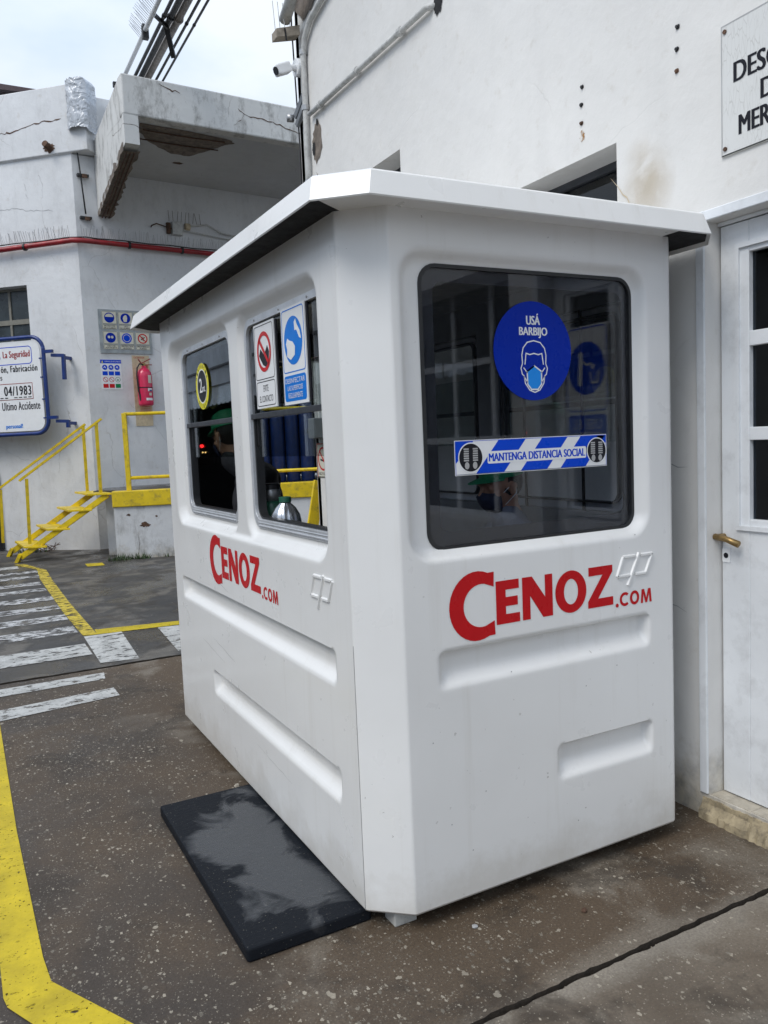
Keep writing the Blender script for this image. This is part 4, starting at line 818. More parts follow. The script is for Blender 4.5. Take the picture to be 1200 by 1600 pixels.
def person(label, feet, yaw, hip, chest, headc, head_yaw, head_pitch, arms, legs, jm, seated=False, glasses=False, mask=True):
    """points are given in the person's own frame (x right, y forward, z up)"""
    A = Matrix.Rotation(yaw, 3, 'Z'); F = Vector(feet); T = lambda p: F+A@Vector(p)
    t = thing('person', label, 'person', feet); b = MB()
    hipv, ch, hc = Vector(hip), Vector(chest), Vector(headc); neck = hc+V(0,-.02,-.10); sh_ = ch+V(0,-.01,.13)
    RX = lambda v: A@Vector(v)
    def E(mb, c, rx, ry, rz, M=None): ell(mb, T(c), rx, ry, rz, A@M if M else A)
    tor = MB()
    for mb, g in ((b, 0), (tor, .018)):
        E(mb, hipv, .165+g, .115+g, .12+g); E(mb, (hipv+ch)/2, .145+g, .105+g, .17+g); E(mb, ch, .175+g, .115+g, .16+g); E(mb, sh_, .15+g, .085+g, .07+g)
        for s in (-1, 1): E(mb, sh_+V(s*.165,0,-.02), .06+g, .06+g, .06+g)
        capsule(mb, T(sh_+V(0,-.01,0)), T(neck+V(0,0,-.03 if g else .02)), .075+g*.6, .055+g, 14)
    capsule(b, T(neck+V(0,-.01,-.03)), T(hc+V(0,-.02,-.03)), .056, .055, 16)
    for s, (el, wr) in zip((-1, 1), arms):
        so = sh_+V(s*.175,0,-.02)
        for mb, g in ((b, 0), (tor, .014)):
            capsule(mb, T(so), T(el), .046+g, .038+g); capsule(mb, T(el), T(wr), .037+g, .026+g*(1.2))
        dd = (Vector(wr)-Vector(el)).normalized(); hand(b, T(Vector(wr)+dd*.02), RX(dd), RX(V(-s*.8,.3,.2)), RX(V(0,0,-1)))
    tr = MB(); E(tr, hipv+V(0,0,-.01), .175, .125, .11)
    for s, (kn, an) in zip((-1, 1), legs):
        ho = hipv+V(s*.09,0,-.03)
        for mb, g in ((b, 0), (tr, .014)):
            capsule(mb, T(ho), T(kn), .078+g, .054+g); capsule(mb, T(kn), T(Vector(an)+V(0,0,.04 if g else 0)), .052+g, .036+g)
        sb = MB(); capsule(sb, T(Vector(an)+V(0,-.04,-.035)), T(Vector(an)+V(0,.15,-.045)), .045, .038); o = sb.build('shoe', M_BLACK, t); remesh(o, .008)
        capsule(b, T(Vector(an)+V(0,-.03,-.03)), T(Vector(an)+V(0,.13,-.04)), .035, .03)
    # head with features
    Hm = A@Matrix.Rotation(head_yaw, 3, 'Z')@Matrix.Rotation(head_pitch, 3, 'X'); HC = T(hc); hp = lambda v: HC+Hm@Vector(v)
    def He(mb, c, rx, ry, rz): ell(mb, hp(c), rx, ry, rz, Hm, 24, 16)
    He(b, (0,-.005,.03), .075, .095, .09); He(b, (0,.025,-.035), .060, .068, .075); He(b, (0,.06,-.082), .030, .026, .022); He(b, (0,.088,.022), .050, .014, .012)
    capsule(b, hp((0,.094,.012)), hp((0,.112,-.022)), .009, .013, 10); He(b, (0,.104,-.030), .018, .012, .009)
    He(b, (0,.086,-.055), .024, .012, .006); He(b, (0,.085,-.064), .021, .011, .006)
    for s in (-1, 1):
        He(b, (s*.032,.076,.002), .016, .012, .010); He(b, (s*.045,.055,-.028), .022, .022, .018)
        He(b, (s*.079,-.004,-.008), .010, .018, .030); He(b, (s*.086,-.008,.004), .006, .020, .018)
    body = b.build('body', M_SKIN, t); remesh(body, .0055, 2)
    o = tor.build('jacket' if jm is M_JACK else 'shirt', jm, t); remesh(o, .009, 3)
    o = tr.build('trousers', M_TROU, t); remesh(o, .010, 3)
    h = MB(); He(h, (0,-.018,.022), .0785, .090, .088); o = h.build('hair', M_HAIR, t, smooth=True)
    c = MB(); vs = []; n = 28
    prof = [(1.0,.045),(1.01,.065),(.97,.095),(.82,.122),(.5,.138),(.06,.143)]
    for k, z in prof: vs += [hp((.084*k*math.cos(2*math.pi*j/n), -.008+.103*k*math.sin(2*math.pi*j/n), z)) for j in range(n)]
    fs = [(i*n+j, i*n+(j+1)%n, (i+1)*n+(j+1)%n, (i+1)*n+j) for i in range(len(prof)-1) for j in range(n)]+[tuple((len(prof)-1)*n+j for j in range(n))]; c.add(vs, fs)
    cap = c.build('cap', M_CAP, t, smooth=True)
    v_ = MB(); vs = []; 
    for zz in (.046, .051):
        for q in range(2):
            for j in range(11): a = R(20+14*j); vs.append(hp(((.082 if q == 0 else .084)*math.cos(a), -.008+(.10 if q == 0 else .10+.075*math.sin(a))*math.sin(a)*(1 if q == 0 else 1.0), zz-.012*q)))
    fs = []
    for l in (0, 22):
        for j in range(10): fs.append((l+j, l+j+1, l+12+j, l+11+j))
    for j in range(10): fs.append((11+j, 12+j, 34+j, 33+j))
    v_.add(vs, fs).build('visor', M_CAP, cap)
    if mask:
        k = MB(); nn = 14; vs = []
        for i, (z, yy, ww) in enumerate([(-.012,.112,.055),(-.03,.126,.066),(-.055,.118,.066),(-.08,.104,.058),(-.102,.082,.042)]):
            for j in range(nn+1): a = R(-78+156*j/nn); vs.append(hp((ww*math.sin(a)*1.04, .022+(yy-.022)*math.cos(a)**.8, z+.004*math.cos(3*a))))
        fs = [(i*(nn+1)+j, i*(nn+1)+j+1, (i+1)*(nn+1)+j+1, (i+1)*(nn+1)+j) for i in range(4) for j in range(nn)]; mm = k.add(vs, fs).build('face_mask', M_MASK, t, smooth=True)
        sd_ = mm.modifiers.new('solid', 'SOLIDIFY'); sd_.thickness = .003
        for s in (-1, 1): MB().tube([hp((s*.064,.035,-.02)), hp((s*.082,.0,.012)), hp((s*.085,-.022,.01)), hp((s*.082,-.02,-.03)), hp((s*.06,.03,-.075))], .0016, 6).build('ear_loop', M_WHITE, mm)
    if glasses:
        g = MB()
        for s in (-1, 1): g.tube([hp((s*.06,.088,.006)), hp((s*.080,.03,.010)), hp((s*.083,-.012,.006))], .0028, 6)
        g.tube([hp((-.06,.088,.006)), hp((-.03,.108,.016)), hp((0,.114,.012)), hp((.03,.108,.016)), hp((.06,.088,.006))], .0025, 6)
        gl_ = g.build('glasses', M_BLACK, t)
        for s in (-1, 1): MB().tube([hp((s*.034,.108,-.002)), hp((s*.034,.110,-.002))], .024, 14).build('lens', M_GLASS, gl_)
    return t
person('standing person in black jacket, green cap and glasses, seen from behind in the side windows', (1.45,4.16,.06), R(54), (0,-.02,.92), (0,0,1.24), (0,.14,1.60), R(-34), R(-12),
       [((-.23,-.03,1.10),(-.21,.12,.90)), ((.24,-.03,1.10),(.22,.12,.90))], [((-.10,.03,.50),(-.11,-.03,.09)), ((.11,.02,.50),(.12,-.02,.09))], M_JACK, glasses=True)
person('seated person in dark shirt, face mask and green cap behind the tinted front window', (2.17,2.90,.10), R(82), (0,-.04,.62), (0,-.02,.92), (0,.03,1.275), R(8), R(-6),
       [((-.22,.10,.74),(-.16,.34,.80)), ((.22,.10,.74),(.16,.34,.80))], [((-.10,.40,.62),(-.10,.42,.20)), ((.10,.40,.62),(.10,.42,.20))], M_TEE)
t = thing('stool', 'tall stool with round black seat under the seated person', 'stool', (2.20,2.90,.10))
MB().lathe((2.20,2.90,.10), [(.16,.44),(.175,.45),(.175,.49),(.15,.50)]).build('seat', M_BLACK, t, smooth=True)
for a in range(4): MB().tube([(2.20+.12*math.cos(R(45+90*a)),2.90+.12*math.sin(R(45+90*a)),.545),(2.20+.19*math.cos(R(45+90*a)),2.90+.19*math.sin(R(45+90*a)),.10)], .012, 8).build('leg', M_STEEL, t)

# ------------------------------------------------------------ black step mat beside the booth
b_ = MB(); pts = rrect(.688, 1.125, 2.318, 3.50, .012, 3); P0 = PL((0,0,0),(1,0,0),(0,1,0)); b_.prism(P0, pts, .0, .048)
tag(b_.build('rubber_mat', M_MAT, bevel=.008), 'thick black rubber slab, wet on top, lying partly under the booth', 'mat')
def stone(mb, x, y, r, z=0):
    c = V(x, y, z+r*.45); vs = []; k = 6
    for i in range(1, 5):
        for j in range(k): th = math.pi*i/5; vs.append(c+V(r*math.sin(th)*math.cos(2*math.pi*j/k), r*math.sin(th)*math.sin(2*math.pi*j/k), r*.6*math.cos(th))*random.uniform(.75,1.2))
    fs = [(i*k+j, i*k+(j+1)%k, (i+1)*k+(j+1)%k, (i+1)*k+j) for i in range(3) for j in range(k)]+[tuple(range(k-1,-1,-1)), tuple(range(3*k, 4*k))]; mb.add(vs, fs)
for x, y, r, l, mt in [(1.75,1.98,.012,'dark pebble below the front face of the booth',M_RUST),(1.39,2.10,.010,'small grey pebble under the near bottom edge of the booth',M_GREYP),(1.07,3.60,.015,'brown pebble behind the black mat against the booth side',M_TILE)]:
    b_ = MB(); stone(b_, x, y, r); tag(b_.build('pebble', mt), l, 'pebble')
b_ = MB()
for i in range(900):
    y = random.choice([random.uniform(1.728,1.750), random.uniform(6.2,6.235)]) if random.random() < .55 else random.uniform(1.2, 5.5); x = random.uniform(.2, 2.6)
    if y > 2.1 and x > .68 and y < 5: x = random.uniform(.2, .66)
    inj = 1.728 < y < 1.750 or 6.2 < y < 6.235; stone(b_, x, y, random.uniform(.0015, .0045 if inj else .003), -.022 if inj else 0)
kind(b_.build('grit', simple('grit', (.26,.23,.18), .9, var=.6, scale=60)), 'stuff')

# ------------------------------------------------------------ far building with canopy
far = thing('weathered_building', 'old white rendered building with cantilevered concrete canopy across the yard', 'building', (2.6, 14.5, 0))
Lw = MB(); holed(Lw, PLW, -2.75, 0, 0, 6.345, [(-2.5,-1.0,2.9,4.39)], -.3, 0); Lw.build('wall', M_FAR, far)
MB().pbox(PLW, -2.8, .33, 6.36, 7.39, -.3, .045).pbox(PLW, -2.8, .02, 6.345, 6.375, -.02, .02).build('parapet', M_FAR, far, bevel=.02)
Bw = MB(); holed(Bw, PBW, 0, 7.5, 0, 6.345, [(1.325,6.8,1.02,4.1)], -.3, 0); Bw.build('wall', M_FAR, far)
MB().pbox(PBW, .34, 7.5, 6.345, 7.3, -.3, -.02).build('parapet', M_FAR, far)
MB().pbox(PBW, .9, 7.6, 0, 6.2, -5, -4.9).pbox(PBW, .8, .9, 0, 6.2, -5, -.3).pbox(PBW, 7.5, 7.6, 0, 6.2, -5, -.3).pbox(PBW, .8, 7.6, 5.2, 5.3, -5, -.3).build('inner_room', M_DARK, far)
PRW = PL(PLW(-2.75,0,0), (.25, -.968, 0)); MB().pbox(PRW, -9, -.001, 0, 6.36, -.3, 0).build('wall', M_FAR, far)
MB().pbox(PRW, -9, -.001, 6.362, 7.39, -.3, .045).build('parapet', M_FAR, far)
# window left
w_ = MB(); P = PLW; ringloop(w_, P, [(-2.5,2.9),(-1.0,2.9),(-1.0,4.39),(-2.5,4.39)], [(-2.46,2.94),(-1.04,2.94),(-1.04,4.35),(-2.46,4.35)], -.24, -.18)
w_.pbox(P, -2.46, -1.04, 3.80, 3.88, -.235, -.185)
for u in (-2.1, -1.5): w_.pbox(P, u-.02, u+.02, 2.94, 3.80, -.232, -.188); w_.pbox(P, u-.02, u+.02, 3.88, 4.35, -.232, -.188)
wn = w_.build('window', simple('grey_window_paint', (.20,.19,.16), .6), far)
for u0 in (-2.46,-2.08,-1.48):
    for z0, z1 in ((2.94,3.80),(3.88,4.35)): MB().pbox(P, u0, {-2.46:-2.12,-2.08:-1.52,-1.48:-1.04}[u0], z0, z1, -.214, -.210).build('pane', M_DGL, wn)
# cracks
crackline(PLW, [(-2.2,6.92),(-1.1,6.78),(-.6,6.86),(-.1,6.88)], .02, .048, far); crackline(PLW, [(-1.6,5.6),(-1.2,5.62),(-.4,5.5)], .008, .003, far, M_GREYP)
crackline(PLW, [(-.62,6.15),(-.55,5.9),(-.6,5.7)], .01, .003, far, M_GREYP); crackline(PLW, [(-.9,6.0),(-.85,5.7)], .01, .003, far, M_GREYP)
m = MB(); ragged(m, PLW, -.35, 6.46, .13, .09, .05, am=.5); m.build('hole', M_RUST, far)
MB().tube([PLW(-.35,6.46,.04),PLW(-.35,6.50,.16)], .05, 10).build('drain_stub', M_RUST, far)
# canopy
CU = V(.9976, .0698, 0); PC = PL((2.402, 11.414, 0), CU)
cn = MB(); cn.pbox(PC, .0, 4.6, 6.10, 6.625, -.20, 0); cn.build('canopy_fascia', M_CAN, far, bevel=.02)
sf = MB(); sf.hexa([(2.60,11.60,6.12),(7.0,11.92,6.12),(7.0,14.45,6.12),(2.60,14.05,6.12),(2.60,11.60,6.45),(7.0,11.92,6.45),(7.0,14.45,6.45),(2.60,14.05,6.45)]); sf.build('canopy_soffit', M_SOF, far)
bm_ = MB(); bm_.hexa([(2.402,11.414,5.72),(2.60,11.43,5.72),(2.64,14.0,5.42),(2.43,13.96,5.42),(2.402,11.414,6.0995),(2.60,11.43,6.0995),(2.64,14.0,6.55),(2.43,13.96,6.55)]); bm_.hexa([(2.4025,11.6135,6.0995),(2.599,11.627,6.0995),(2.64,14.0,6.40),(2.43,13.96,6.40),(2.4025,11.6135,6.622),(2.599,11.627,6.622),(2.64,14.0,6.56),(2.43,13.96,6.56)])
bm_.build('canopy_beam', M_CAN, far)
PU = PL((2.41, 11.43, 5.72), CU, V(.01, .994, -.116))        # underside of the beam, facing down
def flatdown(mb, pts3): mb.add(pts3, [tuple(range(len(pts3)))])
b_ = MB(); N_ = 26; L_ = []; Rr = []
for i in range(N_+1):
    t_ = i/N_; y = 11.56+(13.93-11.56)*t_; z = 5.702-.3*((y-11.42)/2.55); x0 = 2.395+.03*t_+random.uniform(-.004,.014); x1 = 2.615+.03*t_+random.uniform(-.035,.03)
    L_.append((x0, y, z+random.uniform(-.02,.012))); Rr.append((x1, y, z+random.uniform(-.02,.012)))
up_ = [(a[0]-.004, a[1], a[2]+.06+random.uniform(0,.06)) for a in L_]; mid = [((a[0]+c[0])/2, a[1], a[2]+random.uniform(-.03,.0)) for a, c in zip(L_, Rr)]; n = N_+1
b_.add(up_+L_+mid+Rr, [(k*n+i, (k+1)*n+i, (k+1)*n+i+1, k*n+i+1) for k in range(3) for i in range(N_)]); b_.build('spalled_concrete', M_CONC, far)
for x in (2.45, 2.50, 2.555): MB().tube([(x,11.6,5.655),(x+.01,12.4,5.56),(x+.03,13.2,5.47),(x+.03,13.9,5.385)], .010, 6).build('rebar', M_RUST, far)
b_ = MB(); pts = []
PSO = PL((0,0,6.12),(1,0,0),(0,1,0))
outl = [(a_, 11.70+(b_v-11.70)*1.75) for a_, b_v in [(2.68,11.70),(3.0,11.71),(3.4,11.735),(3.75,11.76),(4.05,11.80),(4.12,11.86),(4.0,11.92),(3.85,12.10),(3.62,12.30),(3.35,12.28),(3.05,12.14),(2.85,12.0),(2.72,11.86)]]
for (a, c) in zip(outl, outl[1:]+outl[:1]):
    for k in range(4): t_ = k/4; pts.append((a[0]+(c[0]-a[0])*t_+random.uniform(-.02,.02), a[1]+(c[1]-a[1])*t_+random.uniform(-.012,.012)))
n = len(pts); cx_, cy_ = 3.35, 12.1; vs = [(x, y, 6.116) for x, y in pts]+[(cx_+(x-cx_)*.8, cy_+(y-cy_)*.8, 6.10+random.uniform(-.01,.01)) for x, y in pts]+[(cx_,cy_,6.09)]
b_.add(vs, [(i, (i+1)%n, n+(i+1)%n, n+i) for i in range(n)]+[(n+i, n+(i+1)%n, 2*n) for i in range(n)]); b_.build('spalled_concrete', M_CONC, far)
for y in (11.85, 12.2): MB().tube([(2.75,y,6.085),(3.4,y+.04,6.08),(3.95,y+.06,6.09)], .009, 6).build('rebar', M_RUST, far)
m = MB(); ragged(m, PL((0,0,6.116),(1,0,0),(0,-1,0)), 3.55, -13.1, .10, .06, .0); m.build('hole', M_RUST, far)
crackline(PC, [(1.55,6.15),(1.75,6.38),(1.65,6.45)], .01, .004, far); crackline(PC, [(1.75,6.38),(2.2,6.34),(2.7,6.25)], .014, .004, far)
crackline(PC, [(.5,6.56),(.8,6.5)], .02, .004, far)
# small thin things on the far building
pipe('fire_pipe', 'red pipe running round the corner of the weathered building below the canopy', 'pipe', [PLW(-2.7,4.95,.10),PLW(-2,4.95,.10),PLW(-.03,4.985,.10),PBW(.06,4.985,.10),PBW(2.5,4.975,.10),PBW(6.5,4.95,.10)], .042, M_RED, clips=[(PLW(-.9,4.96,.10),(-.74,.67,0)),(PBW(.8,4.98,.10),(1,.1,0)),(PBW(1.7,4.98,.10),(1,.1,0))], clipm=M_CABLE)
pipe('cable', 'black cable lying along the top of the red pipe', 'cable', [PLW(-2.6+.5*k,5.022+.012*(k%2),.11) for k in range(6)]+[PBW(.1,5.04,.12)]+[PBW(.3+.4*k,5.03+.012*(k%2),.12) for k in range(12)], .010, M_CABLE, n=6)
sp = MB()
for i in range(170):
    u = i*.035; a = random.uniform(-.3,.3); h_ = random.uniform(.14,.2)
    if u < 2.6: p = PLW(-u-.05, 5.02, .12); q = PLW(-u-.05+a*.15, 5.02+h_, .12+random.uniform(0,.08)); sp.tube([p, q], .0035, 4)
    p = PBW(u+.05, 5.02, .12); q = PBW(u+.05+a*.15, 5.02+h_, .12+random.uniform(0,.08)); sp.tube([p, q], .0035, 4)
kind(sp.build('bird_spikes', M_STEEL), 'stuff'); 0 and (None, 'row of thin bird spikes standing along the red pipe', 'bird spikes')
pipe('cable', 'thin black cable dropping down the wall corner left of the canopy', 'cable', [PBW(.62,6.6,.05),PBW(.45,6.62,.05),PBW(.10,6.66,.05),PBW(.07,6.60,.05),PBW(.10,6.2,.05),PBW(.12,5.9,.05),PBW(.15,5.42,.05)], .012, M_CABLE, n=6)
for z, l in ((6.02,'upper'),(5.36,'lower')): 
    t = thing('cable_clamp', f'{l} black clamp holding the thin cable on the wall corner', 'clamp', PBW(.14,z,0)); MB().pbox(PBW,.06,.24,z-.02,z+.02,.002,.07).build('bar', M_CABLE, t, bevel=.005); MB().pbox(PBW,.13,.20,z-.045,z+.01,.071,.10).build('nut', M_RUST, t)
t = thing('junction_box', 'small beige junction box with looping cables above the red pipe', 'electrical box', PBW(1.63,5.3,0))
MB().pbox(PBW,1.56,1.74,5.24,5.46,.002,.10).build('box', M_PIPEW, t, bevel=.008); MB().pbox(PBW,1.48,1.54,5.26,5.44,.002,.06).build('bracket', M_RUST, t)
MB().tube([PBW(1.56,5.34,.05),PBW(1.3,5.40,.05),PBW(1.22,5.36,.05),PBW(1.2,5.33,.05)], .010, 6).build('cable', M_RUST, t); MB().tube([PBW(1.80,5.40,.05),PBW(1.88,5.40,.05)], .06, 14).build('connector', M_LAMP, t)
MB().tube([PBW(1.75,5.34,.05),PBW(2.4,5.28,.05),PBW(3.2,5.22,.05)], .012, 6).build('cable', M_PIPEW, t); MB().tube([PBW(1.9,5.42,.05),PBW(2.2,5.48,.05),PBW(2.45,5.36,.05),PBW(3.2,5.30,.05)], .014, 6).build('cable', M_PIPEW, t)
sp = MB()
for k in range(9): sp.tube([PBW(1.52+.07*k,5.46,.06), PBW(1.52+.07*k+random.uniform(-.04,.04),5.64,.06)], .004, 4)
sp.build('spike', M_RUST, t)
def foil():
    b = NB('silver_foil'); return b.done((.52,.54,.57), b.ramp(b.noise(9,3),.3,.7,(.2,.2,.2,1),(.45,.45,.45,1)), b.bump(b.noise(3.2,3,.55,1.2), 1, .10), .15)
b_ = MB(); nx, nz = 16, 22; vs = []; fs = []
for i in range(nx+1):
    for k in range(nz+1):
        u = .03+.36*i/nx; z = 6.68+(7.42-6.68)*k/nz; edge = min(i, nx-i)/nx*2; w = .06+.10*math.sqrt(max(0, edge))+random.uniform(-.012,.012)
        vs.append(PLW(u+random.uniform(-.01,.01)+(.22*(1-k/nz)**1.5*(i/nx) if k < nz*.5 else 0)*0, z+random.uniform(-.01,.01)-(.05 if i == nx else 0), w))
for i in range(nx):
    for k in range(nz): a = i*(nz+1)+k; fs.append((a, a+nz+1, a+nz+2, a+1))
vs2 = [Vector(v)-PLW.n*.25 for v in vs]; nn = len(vs)
b_.add(vs, fs); top = [i*(nz+1)+nz for i in range(nx+1)]; b_.add([vs[i] for i in top]+[vs2[i] for i in top], [(i, i+1, nx+2+i, nx+1+i) for i in range(nx)]); rgt = [nx*(nz+1)+k for k in range(nz+1)]; b_.add([vs[i] for i in rgt]+[vs2[i] for i in rgt], [(i, nz+1+i, nz+2+i, i+1) for i in range(nz)])
tag(b_.build('foil_membrane', foil(), smooth=True), 'crumpled silver waterproofing foil wrapped round the parapet corner', 'foil')
t = thing('distant_roof', 'dark corrugated roof edge showing above the parapet at far left', 'roof', (0.5,17,8))
r_ = MB(); r_.hexa([(-3,16,7.9),(1.85,16,8.02),(1.85,19,8.4),(-3,19,8.4),(-3,16,8.12),(1.95,16,8.10),(1.95,19,8.5),(-3,19,8.6)]); r_.build('roof_sheet', simple('dark_roof',(.10,.07,.07),.7), t); MB().box(-3,1.6,16.3,18.8,6,7.9).build('wall', M_SHED, t)
# pipes over the canopy
rack = 'pipes crossing the sky above the canopy'
for x, r, m_, l in [(2.755,.030,M_WHITE,'white pipe carrying bird spikes, leftmost of the overhead pipes'),(2.90,.024,M_CABLE,'thin black overhead pipe next to the white one'),(2.985,.038,M_CABLE,'thick black overhead pipe beside the brown one'),(3.085,.050,M_PIPEB,'thickest overhead pipe, brown grey'),(3.19,.018,M_CABLE,'thin dark overhead line right of the brown pipe'),(3.29,.016,M_CABLE,'rightmost thin overhead line')]:
    z = 7.2 if r > .02 else 7.16
    pipe('overhead_pipe', l, 'pipe', [(x,14.4,z),(x,9,z),(x,2,z)], r, m_, rack, clips=[((x,10.9,z),(0,1,0)),((x,9.4,z),(0,1,0))])
sp = MB()
for i in range(80):
    y = 11.65-.05*i
    for s in (-1, 1): sp.tube([(2.755,y,7.22),(2.755-.14+.03*s+random.uniform(-.02,.02),y+.04*s,7.36)], .0028, 4)
kind(sp.build('bird_spikes', M_STEEL), 'stuff'); 0 and (None, 'fan of bird spikes on the white overhead pipe', 'bird spikes')
t = thing('pipe_bracket', 'black steel bracket joining the overhead pipes in mid span', 'bracket', (3.0,10.7,7.1))
MB().bar((2.76,10.9,7.2),(2.99,11.1,7.16),.03,.05).build('arm', M_CABLE, t); MB().bar((2.96,11.1,7.24),(3.10,11.3,6.88),.06,.04).build('hanger', M_CABLE, t); MB().box(2.72,2.80,11.35,11.43,7.10,7.28).build('clamp', M_CABLE, t)
MB().box(2.72,2.80,10.2,10.28,7.10,7.32).build('clamp', M_CABLE, t)
t = thing('pipe_support', 'steel trestle holding the overhead pipes behind the canopy edge', 'bracket', (3.0,13,6.45)); MB().box(2.6,3.4,12.9,12.96,7.06,7.13).build('beam', M_CABLE, t)
for x in (2.65, 3.35): MB().box(x-.03,x+.03,12.9,12.96,6.45,7.06).build('post', M_CABLE, t)

# notice board on brackets
PN = PL(F0+Vector(PLW.n)*.30, PLW.u)
def pn(u, v): return u, v
nb = thing('notice_board', 'white safety notice board in a blue tubular frame beside the window at far left', 'notice board', PN(-1.5,1.95,0))
# u of the right edge: derived from the world point (1.498, 14.046)
ur = (V(1.453,14.086,0)-PN.o).dot(PN.u); u0, u1, z0, z1 = ur-1.75, ur, 1.955, 3.50
m = MB(); fr = rrect(u0, u1, z0, z1, .22, 7); fr = fr+[fr[0], fr[1]]; m.tube([PN(a, b, 0) for a, b in fr], .032, 10); m.build('frame', M_NAVY, nb, smooth=True)
MB().prism(PN, rrect(u0+.07, u1-.07, z0+.05, z1-.05, .15, 5), -.012, .0).build('panel', M_WHITE, nb)
for z in (3.25, 2.20):
    ln_ = .40 if z > 3 else .12
    q = MB(); q.bar(PN(u1,z,0), PN(u1+.17,z,0), .05,.05); q.bar(PN(u1+.12,z-.06,-.02), PN(u1+.30,z-.07,-.1), .05,.05); q.bar(PN(u1+.29,z-.05,-.1), PN(u1+.28,z-.05-ln_,-.1), .05,.05); q.bar(PN(u1+.28,z-.10,-.1), PN(u1+.28,z-.10,-.295), .05,.05); q.build('wall_bracket', M_NAVY, nb)
for z in (3.15, 2.85, 2.5, 2.2): MB().bar(PN(u1-.08,z,.004), PN(u1-.02,z,.004), .03, .02).build('clip', M_NAVY, nb)
off = lambda x, y: (V(x, y, 0)-PN.o).dot(PN.u)
ub = off(1.288,14.235); w = .002
m = MB(); m.stroke(PN, rrect(ub-1.25, ub, 3.085, 3.36, .06), .012, w, closed=True); m.build('title_border', M_STRB, nb)
text('La Seguridad', PN, off(.89,14.59), off(1.263,14.257), 3.16, 3.30, w, simple('dull_red',(.33,.06,.06),.5), nb, bold=.034, spacing=1.1); text('o', PN, off(.82,14.66), off(.85,14.63), 3.17, 3.24, w, M_STRB, nb, bold=.034)
text('ón, Fabricación', PN, off(.845,14.63), off(1.353,14.177), 2.945, 3.065, w, M_SBLK, nb, bold=.034, spacing=1.15); text('s', PN, off(.83,14.65), off(.855,14.625), 2.84, 2.90, w, M_SBLK, nb, bold=.034)
ud = off(1.265,14.255); m = MB(); m.stroke(PN, [(ud-1.05,2.52),(ud,2.52),(ud,2.775),(ud-1.05,2.775)], .010, w, closed=True); m.build('date_box', simple('dull_red',(.33,.06,.06),.5), nb)
text('04/1983', PN, off(.87,14.61), ud-.03, 2.585, 2.735, w, M_SBLK, nb, bold=.034, spacing=1.15)
m = MB()
for k in range(7): m.pbox(PN, ud-.09-.088*k, ud-.03-.088*k, 2.545, 2.558, .001, .003) if k != 4 else None
m.build('digit_ledge', M_SBLK, nb)
text('Ultimo Accidente', PN, off(.825,14.655), off(1.353,14.177), 2.35, 2.48, w, M_SBLK, nb, bold=.021, spacing=1.1)
text('personal!', PN, off(.86,14.625), off(1.09,14.415), 2.035, 2.125, w, M_SKYB, nb, bold=.047, spacing=1.1)

# safety panels
sp_ = thing('safety_sign', 'grey metal sign of six cream pictogram plates, above the extinguisher', 'sign', PBW(.7,3.2,0))
MB().pbox(PBW,.235,1.095,3.225,3.935,.003,.02).build('backing', simple('galvanised_sheet',(.33,.36,.37),.55,.3,var=.2,scale=9), sp_)
P = PBW
for r_i in range(2):
    for c_i in range(3):
        uc = .41+.265*c_i; zt = 3.905-.325*r_i; w = .0215
        MB().pbox(P, uc-.12, uc+.12, zt-.205, zt, .02, .022).build('plate', M_CREAM, sp_); MB().pbox(P, uc-.12, uc+.12, zt-.29, zt-.215, .02, .022).build('plate', M_CREAM, sp_)
        last = r_i == 1 and c_i == 2; m = MB(); w = .023
        m.stroke(P, rrect(uc-.115,uc+.115,zt-.2,zt-.005,.01,2), .004, w, closed=True); m.stroke(P, rrect(uc-.115,uc+.115,zt-.285,zt-.22,.008,2), .004, w, closed=True); m.build('plate_border', M_SBLK, sp_)
        m = MB()
        if last: m.ring(P, uc, zt-.103, .082, .064, w+.001); m.stroke(P, [(uc-.05,zt-.053),(uc+.05,zt-.153)], .016, w+.001); m.build('pictogram', M_SRED, sp_); m = MB(); m.stroke(P,[(uc-.03,zt-.12),(uc+.035,zt-.08)],.016,w); m.stroke(P,[(uc-.01,zt-.07),(uc+.01,zt-.14)],.012,w); m.build('symbol', M_SBLK, sp_)
        else:
            m.disc(P, uc, zt-.103, .082, w+.0005); m.build('pictogram', M_SBLUE if not (r_i and c_i == 1) else M_STRB, sp_); m = MB(); w2 = w+.0015; cz = zt-.103
            if r_i == 0 and c_i == 0: m.poly(P, [(uc+.066*math.cos(R(a)), cz+.012+.052*math.sin(R(a))) for a in range(0,181,15)], w2)
            elif r_i == 0 and c_i == 1: m.poly(P, [(uc-.03,cz-.06),(uc-.045,cz),(uc-.03,cz+.03),(uc,cz+.055),(uc+.02,cz+.045),(uc+.03,cz),(uc+.015,cz-.06)], w2)
            elif r_i == 1 and c_i == 0: m.disc(P, uc-.026, cz+.01, .022, w2, n=14); m.disc(P, uc+.026, cz+.01, .022, w2, n=14)
            elif r_i == 1: m.ring(P, uc, cz, .062, .054, w2)
            else: m.disc(P, uc, cz, .035, w2, n=16)
            m.build('symbol', M_CREAM, sp_)
        tx = [['PROTECCION\nDE LA CABEZA','USO\nDE GUANTES','USO\nDE BOTAS'],['USO DE\nANTEOJOS','PROTECCION\nAUDITIVA','PROHIBIDO\nFUMAR']][r_i][c_i]
        text(tx, P, uc-.095, uc+.095, zt-.28, zt-.226, w, M_SBLK, sp_, bold=.021)
t = thing('safety_poster', 'small white poster with blue header, round pictograms and red and green blocks', 'poster', PBW(.4,2.64,0))
MB().pbox(PBW,.215,.555,2.635,3.12,.002,.005).build('sheet', M_WHITE, t)
m = MB(); w = .006; m.pbox(P,.215,.555,3.06,3.12,.005,w); 
